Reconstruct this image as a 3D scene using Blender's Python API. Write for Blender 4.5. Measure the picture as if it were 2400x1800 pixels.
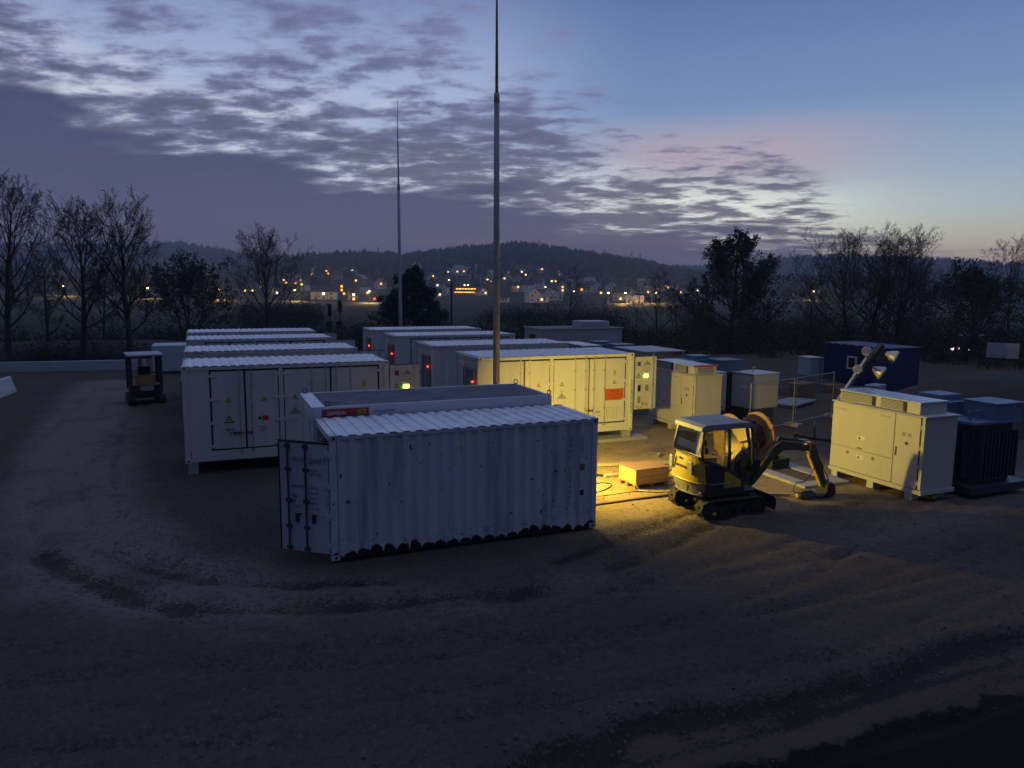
import bpy, math, random
from math import sin, cos, pi, radians as R
from mathutils import Vector, Matrix

for o in list(bpy.data.objects): bpy.data.objects.remove(o)
SC = bpy.context.scene
COL = SC.collection
YAW = 0.388            # the containers' grid is turned this much against the view axis

# ------------------------------------------------------------------ camera
cam = bpy.data.cameras.new('camera')
camo = bpy.data.objects.new('camera', cam); COL.objects.link(camo)
cam.sensor_width = 36.0
cam.lens = 36.0*1733.8/2400.0
cam.clip_start = 0.1; cam.clip_end = 6000
camo.matrix_world = (Matrix.Translation((0, 0, 5.67)) @ Matrix.Rotation(-YAW, 4, 'Z')
                     @ Matrix.Rotation(pi/2-0.135, 4, 'X') @ Matrix.Rotation(0.009, 4, 'Z'))
SC.camera = camo
SC.render.resolution_x = 1024; SC.render.resolution_y = 768
CY = SC.cycles; CY.max_bounces = 4; CY.diffuse_bounces = 2; CY.glossy_bounces = 2; CY.transmission_bounces = 3; CY.transparent_max_bounces = 8; CY.volume_bounces = 0
CY.use_denoising = True; CY.use_adaptive_sampling = True; CY.adaptive_threshold = .025

# ------------------------------------------------------------------ sky
W = bpy.data.worlds.new('World'); SC.world = W; W.use_nodes = True
wt = W.node_tree; wt.nodes.clear()
class NT:
    def __init__(s, t): s.t = t
    def n(s, typ, **kw):
        q = s.t.nodes.new(typ)
        for k, v in kw.items():
            if k == 'inp':
                for i, val in v.items():
                    if hasattr(val, 'is_output') or isinstance(val, bpy.types.NodeSocket): s.t.links.new(val, q.inputs[i])
                    else: q.inputs[i].default_value = val
            else: setattr(q, k, v)
        return q
    def m(s, op, a, b=0.0, c=0.0, clamp=False):
        q = s.n('ShaderNodeMath', operation=op, use_clamp=clamp, inp={0: a, 1: b, 2: c}); return q.outputs[0]
    def sm(s, x, a, b, lo=0.0, hi=1.0):
        q = s.n('ShaderNodeMapRange', interpolation_type='SMOOTHSTEP', inp={0: x, 1: a, 2: b, 3: lo, 4: hi}); return q.outputs[0]
    def ramp(s, x, stops):
        q = s.n('ShaderNodeValToRGB', inp={0: x}); e = q.color_ramp.elements
        while len(e) > 1: e.remove(e[-1])
        e[0].position = stops[0][0]; e[0].color = tuple(stops[0][1])+(1,)
        for p, c in stops[1:]:
            k = e.new(p); k.color = tuple(c)+(1,)
        return q.outputs[0]
    def mix(s, f, a, b, mode='MIX'):
        q = s.n('ShaderNodeMix', data_type='RGBA', blend_type=mode)
        for i, v in ((0, f), (6, a), (7, b)):
            if isinstance(v, bpy.types.NodeSocket): s.t.links.new(v, q.inputs[i])
            else: q.inputs[i].default_value = (tuple(v)+(1,)) if i > 0 and len(v) == 3 else v
        return q.outputs[2]
    def noise(s, v, scale, detail=4, rough=.5, dist=0.0, lac=2.0):
        q = s.n('ShaderNodeTexNoise', inp={'Scale': scale, 'Detail': detail, 'Roughness': rough, 'Distortion': dist, 'Lacunarity': lac})
        if v is not None: s.t.links.new(v, q.inputs['Vector'])
        return q.outputs[0]
N = NT(wt)
tc = N.n('ShaderNodeTexCoord').outputs['Generated']
mp = N.n('ShaderNodeMapping', vector_type='POINT'); mp.inputs['Rotation'].default_value = (0, 0, YAW)
wt.links.new(tc, mp.inputs['Vector'])
sep = N.n('ShaderNodeSeparateXYZ', inp={0: mp.outputs[0]})
X, Y, Z = sep.outputs
Zp = N.m('MAXIMUM', Z, 0.0)
# clear dusk sky: glow side and away side
glow = N.ramp(Zp, [(0.0, (1.05, .66, .42)), (.03, (.90, .68, .48)), (.062, (.70, .70, .56)), (.095, (.50, .61, .64)),
                   (.135, (.37, .48, .62)), (.22, (.19, .30, .54)), (.34, (.105, .17, .39)), (.6, (.20, .28, .55)), (1, (.36, .42, .70))])
away = N.ramp(Zp, [(0.0, (.014, .017, .036)), (.08, (.013, .019, .046)), (.3, (.013, .023, .070)), (.6, (.016, .032, .105)), (.85, (.10, .15, .33)), (1, (.36, .42, .70))])
sd = N.m('ADD', N.m('MULTIPLY', X, .33), N.m('MULTIPLY', Y, .944))
clear = N.mix(N.sm(sd, -.08, .80), away, glow)
# brightest glow where the sun went down
gx = N.m('DIVIDE', N.m('SUBTRACT', X, .245), .16); gz = N.m('DIVIDE', N.m('SUBTRACT', Zp, .083), .045)
lobe = N.m('MULTIPLY', N.m('EXPONENT', N.m('MULTIPLY', N.m('ADD', N.m('MULTIPLY', gx, gx), N.m('MULTIPLY', gz, gz)), -1.0)), N.sm(sd, .2, .6))
clear = N.mix(lobe, clear, (1.30, 1.32, 1.12))
# pinkish veil under the cloud field
veil = N.m('MULTIPLY', N.m('MULTIPLY', N.sm(Zp, .10, .155), N.sm(Zp, .22, .165)), N.m('MULTIPLY', N.sm(X, .02, .2), N.sm(X, .52, .3)))
clear = N.mix(N.m('MULTIPLY', veil, .70), clear, (.56, .42, .48))
# thin milky veil on the left
milk = N.m('MULTIPLY', N.sm(X, .18, -.12), N.m('MULTIPLY', N.sm(Zp, .42, .2), N.sm(sd, .1, .6)))
clear = N.mix(N.m('MULTIPLY', milk, .80), clear, (.50, .58, .82))
# cloud deck seen in perspective
den = N.m('ADD', Zp, .10)
px = N.m('DIVIDE', X, den); py = N.m('DIVIDE', Y, den)
pv = N.n('ShaderNodeCombineXYZ', inp={0: N.m('ADD', N.m('MULTIPLY', px, .80), N.m('MULTIPLY', py, .12)), 1: py, 2: 0.0}).outputs[0]
n1 = N.m('ADD', N.m('MULTIPLY', N.noise(pv, 6.0, 5, .62), .72), N.m('MULTIPLY', N.noise(pv, 1.9, 1, .5), .28))
n2 = N.noise(pv, .8, 1, .5)
n3 = N.noise(pv, 1.3, 3, .62)
edge = N.m('ADD', N.m('SUBTRACT', .112, N.m('MULTIPLY', X, .165)), N.m('MULTIPLY', N.m('SUBTRACT', n3, .5), .22))
db = N.m('SUBTRACT', Zp, edge)
bank = N.sm(db, .012, -.026)
cov = N.sm(N.m('SUBTRACT', N.m('SUBTRACT', .48, N.m('MULTIPLY', Z, .95)), X), -.06, .30)
covh = N.m('MULTIPLY', cov, N.sm(sd, -.2, .3, .75, 1.0))
rim = N.m('MULTIPLY', N.sm(db, .09, .0), cov)
clear2 = N.mix(N.m('MULTIPLY', rim, .78), clear, (.78, .80, .88))
# cloud cover thins out upwards and to the right of the bank
th = N.m('SUBTRACT', .665, N.m('ADD', N.m('MULTIPLY', covh, .150), N.m('MULTIPLY', N.m('SUBTRACT', n2, .5), .36)))
th = N.m('SUBTRACT', th, N.m('MULTIPLY', N.sm(db, .22, .0), .105))
dn = N.m('SUBTRACT', n1, th)
cl = N.m('MULTIPLY', N.sm(dn, -.065, .085), N.sm(cov, 0.0, .12))
thick = N.sm(dn, .0, .17)
ccol = N.mix(thick, (.21, .235, .42), N.mix(N.sm(db, .02, .20), (.068, .080, .158), (.135, .155, .31)))
ccol = N.mix(N.sm(sd, .35, -.3), ccol, (.030, .036, .075))
ccol = N.mix(N.m('MULTIPLY', N.sm(sd, .75, 1.0), N.sm(Zp, .25, .08)), ccol, (.13, .12, .19))
sky = N.mix(N.m('MULTIPLY', cl, .93), clear2, ccol)
bankc = N.ramp(Zp, [(0.0, (.150, .122, .205)), (.04, (.118, .107, .195)), (.09, (.084, .088, .185)), (.16, (.057, .070, .165)), (.3, (.05, .058, .135)), (.5, (.05, .06, .14))])
bankc = N.mix(N.m('MULTIPLY', N.m('SUBTRACT', n1, .40), .75, clamp=True), bankc, (.13, .13, .23))
bankc = N.mix(N.sm(sd, .45, -.2), bankc, (.026, .03, .062))
sky = N.mix(bank, sky, bankc)
# low streaks of cloud in the glow
sv = N.n('ShaderNodeCombineXYZ', inp={0: N.m('MULTIPLY', X, 2.2), 1: N.m('MULTIPLY', Z, 42.0), 2: 1.7}).outputs[0]
st = N.m('MULTIPLY', N.sm(N.noise(sv, 1.0, 3, .5), .54, .64), N.m('MULTIPLY', N.sm(X, .50, .26), N.m('MULTIPLY', N.sm(Zp, .09, .04), N.sm(sd, .7, .9))))
sky = N.mix(N.m('MULTIPLY', st, .8), sky, (.15, .125, .20))
bg = N.n('ShaderNodeBackground', inp={0: sky, 1: 1.0})
# the physical twilight sky underneath, sun below the horizon
nis = N.n('ShaderNodeTexSky', sky_type='NISHITA', sun_disc=False)
nis.sun_elevation = R(-2.0); nis.sun_rotation = R(22.2+19); nis.altitude = 400
bg2 = N.n('ShaderNodeBackground', inp={0: nis.outputs[0], 1: .05})
add = N.n('ShaderNodeAddShader', inp={0: bg.outputs[0], 1: bg2.outputs[0]})
wo = N.n('ShaderNodeOutputWorld', inp={0: add.outputs[0]})

# last glow of the sun that has set: very weak, very soft
su = bpy.data.lights.new('sun', 'SUN'); su.energy = .02; su.angle = R(40); su.color = (1, .75, .6)
suo = bpy.data.objects.new('sun', su); COL.objects.link(suo)
a_ = YAW+R(19); suo.rotation_euler = Vector((-sin(a_), -cos(a_), -.12)).to_track_quat('-Z', 'Y').to_euler()

SC.view_settings.view_transform = 'Standard'; SC.view_settings.look = 'None'
SC.view_settings.exposure = 0.0; SC.view_settings.gamma = 1.0; SC.view_settings.use_curve_mapping = False

# ------------------------------------------------------------------ helpers
class MB:
    def __init__(s): s.v = []; s.f = []; s.mi = []; s.cur = 0; s.T = None
    def add(s, vs, fs):
        b = len(s.v)
        for p in vs:
            p = Vector(p)
            if s.T is not None: p = s.T @ p
            s.v.append(p[:])
        for f in fs: s.f.append(tuple(b+i for i in f)); s.mi.append(s.cur)
        return s
    def box(s, x0, x1, y0, y1, z0, z1):
        return s.add([(x0,y0,z0),(x1,y0,z0),(x1,y1,z0),(x0,y1,z0),(x0,y0,z1),(x1,y0,z1),(x1,y1,z1),(x0,y1,z1)],
                     [(3,2,1,0),(4,5,6,7),(0,1,5,4),(1,2,6,5),(2,3,7,6),(3,0,4,7)])
    def cbox(s, c, d): return s.box(c[0]-d[0]/2, c[0]+d[0]/2, c[1]-d[1]/2, c[1]+d[1]/2, c[2]-d[2]/2, c[2]+d[2]/2)
    def beam(s, p0, p1, w, h, up=(0,0,1)):
        p0 = Vector(p0); p1 = Vector(p1); d = (p1-p0).normalized(); u = Vector(up)
        r = d.cross(u)
        if r.length < 1e-4: r = d.cross(Vector((1,0,0)))
        r.normalize(); u = r.cross(d)
        vs = []
        for p in (p0, p1):
            for a, b in ((-1,-1),(1,-1),(1,1),(-1,1)): vs.append(p+r*(a*w/2)+u*(b*h/2))
        return s.add(vs, [(0,1,2,3),(7,6,5,4),(0,4,5,1),(1,5,6,2),(2,6,7,3),(3,7,4,0)])
    def tube(s, pts, rs, n=8, cap=True):
        pts = [Vector(p) for p in pts]
        if not isinstance(rs, (list, tuple)): rs = [rs]*len(pts)
        vs = []; fs = []
        for i, p in enumerate(pts):
            d = (pts[min(i+1, len(pts)-1)]-pts[max(i-1, 0)]).normalized()
            a = d.cross(Vector((0,0,1)) if abs(d.z) < .95 else Vector((1,0,0))).normalized(); b = d.cross(a)
            for k in range(n):
                t = 2*pi*k/n; vs.append(p+(a*cos(t)+b*sin(t))*rs[i])
        for i in range(len(pts)-1):
            for k in range(n):
                k2 = (k+1) % n; fs.append((i*n+k, i*n+k2, (i+1)*n+k2, (i+1)*n+k))
        if cap:
            fs.append(tuple(range(n-1, -1, -1))); fs.append(tuple((len(pts)-1)*n+k for k in range(n)))
        return s.add(vs, fs)
    def prism(s, poly, axis, a0, a1):
        """poly: 2D outline in the two other axes (order x,y,z without axis)"""
        n = len(poly); vs = []
        for a in (a0, a1):
            for p in poly:
                q = list(p); q.insert(axis, a); vs.append(q)
        fs = [tuple(range(n))[::-1], tuple(range(n, 2*n))]+[(i, (i+1) % n, n+(i+1) % n, n+i) for i in range(n)]
        return s.add(vs, fs)
    def disc(s, c, r, axis, th, n=32):
        c = Vector(c); d = Vector((0,0,0)); d[axis] = th/2
        return s.tube([c-d, c+d], r, n)
    def sphere(s, c, r, n=10, m=6, sc=(1,1,1)):
        vs = []; fs = []
        for j in range(m+1):
            th = pi*j/m
            for i in range(n):
                ph = 2*pi*i/n
                vs.append((c[0]+r*sc[0]*sin(th)*cos(ph), c[1]+r*sc[1]*sin(th)*sin(ph), c[2]+r*sc[2]*cos(th)))
        for j in range(m):
            for i in range(n):
                fs.append((j*n+i, (j+1)*n+i, (j+1)*n+(i+1) % n, j*n+(i+1) % n))
        return s.add(vs, fs)
    def build(s, name, mat, parent=None, smooth=False, bevel=0.0, loc=None, rot=None):
        me = bpy.data.meshes.new(name); me.from_pydata(s.v, [], s.f)
        mats = mat if isinstance(mat, (list, tuple)) else [mat]
        for m in mats: me.materials.append(m)
        if len(mats) > 1: me.polygons.foreach_set('material_index', s.mi)
        if smooth: me.polygons.foreach_set('use_smooth', [True]*len(me.polygons))
        me.update()
        o = bpy.data.objects.new(name, me); COL.objects.link(o)
        if parent is not None: o.parent = parent
        if loc: o.location = loc
        if rot: o.rotation_euler = rot
        if bevel:
            b = o.modifiers.new('bevel', 'BEVEL'); b.width = bevel; b.segments = 2; b.limit_method = 'ANGLE'; b.angle_limit = R(40)
        return o
def tag(o, label=None, cat=None, group=None, kind=None):
    if label: o['label'] = label
    if cat: o['category'] = cat
    if group: o['group'] = group
    if kind: o['kind'] = kind
    return o
def thing(name, label, cat, loc=(0,0,0), rz=0.0, group=None):
    o = bpy.data.objects.new(name, None); COL.objects.link(o); o.empty_display_size = .3
    o.location = loc; o.rotation_euler = (0, 0, rz)
    return tag(o, label, cat, group)
def text(body, size, mat, parent, loc, rot=(pi/2, 0, 0), name='lettering', sx=1.0, ax='LEFT', spacing=1.0):
    cu = bpy.data.curves.new(name, 'FONT'); cu.body = body; cu.size = size; cu.align_x = ax; cu.space_character = spacing
    cu.resolution_u = 2
    t = bpy.data.objects.new(name, cu)
    me = bpy.data.meshes.new_from_object(t); bpy.data.objects.remove(t)
    me.materials.clear(); me.materials.append(mat)
    o = bpy.data.objects.new(name, me); COL.objects.link(o); o.parent = parent; o.location = loc; o.rotation_euler = rot; o.scale = (sx, 1, 1)
    return o
def pol(b, r):
    a = R(b)+YAW
    return r*sin(a), r*cos(a)

# ------------------------------------------------------------------ materials
MATS = {}
def mat(name, col, rough=.6, metal=0.0, var=.12, vscale=3.0, dirt=None, dirtamt=.0, dscale=2.0, bump=0.0, bscale=60.0, streak=False, spec=.5, spots=0.0):
    if name in MATS: return MATS[name]
    m = bpy.data.materials.new(name); m.use_nodes = True; t = m.node_tree; t.nodes.clear(); n = NT(t)
    out = n.n('ShaderNodeOutputMaterial'); bs = n.n('ShaderNodeBsdfPrincipled')
    t.links.new(bs.outputs[0], out.inputs[0])
    co = n.n('ShaderNodeTexCoord').outputs['Object']
    c = n.mix(n.noise(co, vscale, 5, .6), tuple(x*(1-var) for x in col), tuple(min(1, x*(1+var)) for x in col))
    if dirt:
        v = co
        if streak:
            mm = n.n('ShaderNodeMapping'); mm.inputs['Scale'].default_value = (1, 1, .12); t.links.new(co, mm.inputs[0]); v = mm.outputs[0]
        f = n.m('MULTIPLY', n.sm(n.noise(v, dscale, 6, .65), .45, .75), dirtamt)
        c = n.mix(f, c, dirt)
    if spots:
        f = n.sm(n.noise(co, 7.0, 3, .5), .66, .71)
        c = n.mix(n.m('MULTIPLY', f, spots), c, (.03, .022, .018))
    t.links.new(c, bs.inputs['Base Color'])
    bs.inputs['Metallic'].default_value = metal
    bs.inputs['Specular IOR Level'].default_value = spec
    r = n.sm(n.noise(co, vscale*2.3, 4, .6), .2, .8, max(.02, rough-.12), min(1, rough+.12)); t.links.new(r, bs.inputs['Roughness'])
    if bump:
        b = n.n('ShaderNodeBump', inp={'Strength': bump, 'Distance': .02, 'Height': n.noise(co, bscale, 4, .6)})
        t.links.new(b.outputs[0], bs.inputs['Normal'])
    MATS[name] = m; return m
def emis(name, col, s):
    if name in MATS: return MATS[name]
    m = bpy.data.materials.new(name); m.use_nodes = True; t = m.node_tree; t.nodes.clear(); n = NT(t)
    co = n.n('ShaderNodeTexCoord').outputs['Object']
    e = n.n('ShaderNodeEmission'); e.inputs[0].default_value = tuple(col)+(1,)
    t.links.new(n.m('MULTIPLY', n.sm(n.noise(co, 1.7, 2, .5), .2, .8, .8, 1.2), s), e.inputs[1])
    o = n.n('ShaderNodeOutputMaterial'); t.links.new(e.outputs[0], o.inputs[0]); MATS[name] = m; return m
def glass(name, tint, amt):
    m = bpy.data.materials.new(name); m.use_nodes = True; t = m.node_tree; t.nodes.clear(); n = NT(t)
    co = n.n('ShaderNodeTexCoord').outputs['Object']
    tr = n.n('ShaderNodeBsdfTransparent'); tr.inputs[0].default_value = tuple(tint)+(1,)
    gl = n.n('ShaderNodeBsdfGlossy'); gl.inputs['Roughness'].default_value = .03
    df = n.n('ShaderNodeBsdfDiffuse'); df.inputs[0].default_value = (.25, .24, .22, 1)
    mx = n.n('ShaderNodeMixShader'); fr = n.n('ShaderNodeFresnel'); fr.inputs[0].default_value = 1.5
    t.links.new(n.m('ADD', fr.outputs[0], .02, clamp=True), mx.inputs[0]); t.links.new(tr.outputs[0], mx.inputs[1]); t.links.new(gl.outputs[0], mx.inputs[2])
    m2 = n.n('ShaderNodeMixShader'); t.links.new(n.sm(n.noise(co, 3.0, 4, .6), .3, .9, amt*.4, amt*1.6), m2.inputs[0])
    t.links.new(mx.outputs[0], m2.inputs[1]); t.links.new(df.outputs[0], m2.inputs[2])
    o = n.n('ShaderNodeOutputMaterial'); t.links.new(m2.outputs[0], o.inputs[0]); return m

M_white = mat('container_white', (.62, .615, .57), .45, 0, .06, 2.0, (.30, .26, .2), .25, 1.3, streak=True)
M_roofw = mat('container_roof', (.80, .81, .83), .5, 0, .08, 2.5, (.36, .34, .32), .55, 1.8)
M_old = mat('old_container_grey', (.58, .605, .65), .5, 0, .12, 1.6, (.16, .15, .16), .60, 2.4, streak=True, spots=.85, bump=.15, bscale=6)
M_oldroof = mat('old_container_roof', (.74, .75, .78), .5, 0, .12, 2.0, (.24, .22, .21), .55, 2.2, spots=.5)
M_old_door = mat('old_door_grey', (.47, .49, .54), .5, 0, .10, 1.6, (.16, .15, .15), .4, 2.0, streak=True, spots=.5)
M_seal = mat('door_seal_rubber', (.035, .012, .012), .7)
M_rubber = mat('black_rubber', (.018, .018, .018), .8, 0, .2)
M_black = mat('black_paint', (.02, .02, .022), .5)
M_dark = mat('dark_steel', (.05, .05, .055), .5, .3, .2, dirt=(.12, .09, .06), dirtamt=.5)
M_galv = mat('galvanised_steel', (.42, .43, .44), .5, .5, .12, 6.0)
M_mast = mat('mast_steel', (.36, .36, .35), .55, .2, .15, 8.0, (.2, .19, .16), .4, 5)
M_cast = mat('corner_casting_dark', (.10, .09, .085), .7, 0, .3)
M_rust = mat('rusted_steel', (.11, .055, .035), .8, 0, .35, 6)
M_pvroof = mat('ribbed_dark_roof', (.050, .056, .085), .42, 0, .5, 1.3, (.11, .115, .14), .4, 1.0)
M_ink = mat('black_ink', (.035, .035, .05), .7, 0, .1)
M_greyink = mat('grey_ink', (.24, .22, .16), .7, 0, .1)
M_yel = mat('warning_yellow', (.62, .50, .04), .5, 0, .05)
M_org = mat('sign_orange', (.62, .11, .015), .5, 0, .06)
M_redsign = mat('sign_red', (.30, .02, .02), .45, 0, .05)
M_red = mat('red_paint', (.45, .03, .02), .5, 0, .1)
M_whiteink = mat('white_ink', (.75, .75, .72), .6, 0, .05)
M_blueink = mat('blue_ink', (.03, .06, .2), .6)
M_cab = mat('inverter_cream', (.57, .55, .485), .5, 0, .04, 1.5, (.3, .26, .2), .15, 1.2)
M_cabside = mat('inverter_blue_grey', (.50, .525, .56), .45, 0, .06, 1.5)
M_cabroof = mat('inverter_roof', (.42, .50, .60), .3, .1, .25, 1.2, (.75, .78, .8), .6, 1.1)
M_tank = mat('transformer_blue', (.14, .20, .30), .5, 0, .12, 2.0, (.1, .1, .1), .25)
M_tank_dark = mat('transformer_dark', (.035, .043, .06), .5, 0, .2)
M_concrete = mat('concrete', (.36, .35, .33), .85, 0, .15, 4, (.16, .13, .1), .5, 1.5, bump=.3, bscale=25)
M_conc_l = mat('concrete_light', (.52, .52, .52), .85, 0, .15, 4, bump=.2, bscale=25)
M_wood = mat('pine_wood', (.52, .33, .13), .6, 0, .2, 5, (.3, .15, .05), .4, 3)
M_plywood = mat('plywood', (.27, .15, .075), .6, 0, .2, 4, (.2, .1, .04), .4, 2)
M_drum = mat('drum_wood', (.34, .22, .11), .7, 0, .2, 4, (.15, .08, .04), .5, 3)
M_cable = mat('red_brown_cable', (.10, .035, .025), .55, 0, .3, 8)
M_exy = mat('machine_yellow', (.55, .37, .03), .42, 0, .10, 3, (.10, .07, .04), .55, 2.2, spots=.6)
M_exd = mat('machine_dark', (.028, .027, .025), .5, 0, .3, 4, (.09, .07, .045), .35, 2.5)
M_exg = mat('machine_grey', (.30, .30, .28), .5, 0, .12, 3, (.12, .10, .07), .5, 2)
M_exboom = mat('muddy_boom', (.11, .085, .04), .6, 0, .3, 6, (.06, .05, .04), .7, 4, bump=.2, bscale=20)
M_chrome = mat('piston_chrome', (.6, .6, .6), .2, 1.0, .05)
M_blue = mat('site_blue', (.009, .017, .10), .5, 0, .12, 1.0)
M_glass = glass('cab_glass', (.84, .85, .78), .03)
M_dglass = mat('dark_glass', (.02, .02, .025), .1, 0, .1)
M_render = mat('render_wall', (.52, .50, .46), .8, 0, .06, .8, (.3, .28, .25), .3, .5)
M_flat = mat('flat_roof', (.16, .16, .17), .8, 0, .2, .6)
M_bark = mat('bark', (.045, .038, .032), .9, 0, .3, 5)
M_twig = mat('twigs', (.055, .042, .036), .9, 0, .25, 2)
M_ever = mat('evergreen_leaves', (.022, .030, .018), .7, 0, .4, 1.5)
M_needle = mat('conifer_needles', (.014, .022, .016), .8, 0, .4, 1.5)
M_forest = mat('forest_trees', (.030, .036, .030), .9, 0, .45, .05)
M_scrub = mat('scrub', (.038, .034, .027), .9, 0, .35, .6)
L_red = emis('red_led', (1, .035, .02), 14)
L_amber = emis('amber_display', (1, .78, .10), 7)
L_green = emis('green_display', (.35, 1, .08), 5)
L_win = emis('window_warm', (1, .55, .14), 2.6)
L_win2 = emis('window_orange', (1, .36, .05), 3.0)
L_win3 = emis('window_white', (1, .86, .62), 2.4)
L_win4 = emis('window_red', (1, .08, .04), 2.5)
L_lamp = emis('street_lamp_glow', (1, .66, .22), 22)
L_head = emis('headlamp_glow', (.92, .80, 1.0), 12)
L_flood = emis('floodlight_glow', (1, .72, .28), 40)
def ss(a,b,x):
    t=min(1.0,max(0.0,(x-a)/(b-a))); return t*t*(3-2*t)
def lerp_table(tab,x):
    if x<=tab[0][0]: return tab[0][1]
    for (x0,y0),(x1,y1) in zip(tab,tab[1:]):
        if x<=x1: return y0+(y1-y0)*(x-x0)/(x1-x0)
    return tab[-1][1]
# wooded near hill and far ridge: (bearing in degrees from the yard's view axis, crest height in m)
NEAR=[(-75,6),(-34.7,6),(-27.4,8),(-22,10),(-18.5,20),(-16.1,31),(-11.4,37),(-8.2,34),(-4.6,44),(0,53),(1.3,53),(4,45),(6.6,38),(9.2,31),(11.7,21),(14.5,12),(19,9),(34.7,6),(75,6)]
FAR=[(-75,50),(-34.7,62),(-25.3,76),(-23.7,78),(-21.4,68),(-19.7,54),(-16.7,46),(-6,40),(9.8,36),(11.7,37),(14.2,38),(17.6,49),(20.5,60),(23.4,64),(27.4,58),(30,53),(32.4,47),(34.7,41),(75,30)]
def terr(b,r):
    """ground height at bearing b (deg) and distance r (m)"""
    base=-6.3*ss(80,330,r)
    n=lerp_table(NEAR,b)+6.3
    h=base+n*ss(455,1120,r)**1.15
    f=lerp_table(FAR,b)+6.3
    if r>1120: h=max(h-(h-base)*.8*ss(1150,1500,r), base+f*ss(1250,1900,r))
    if r>1900: h-=40*ss(1900,2600,r)
    return h
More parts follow.
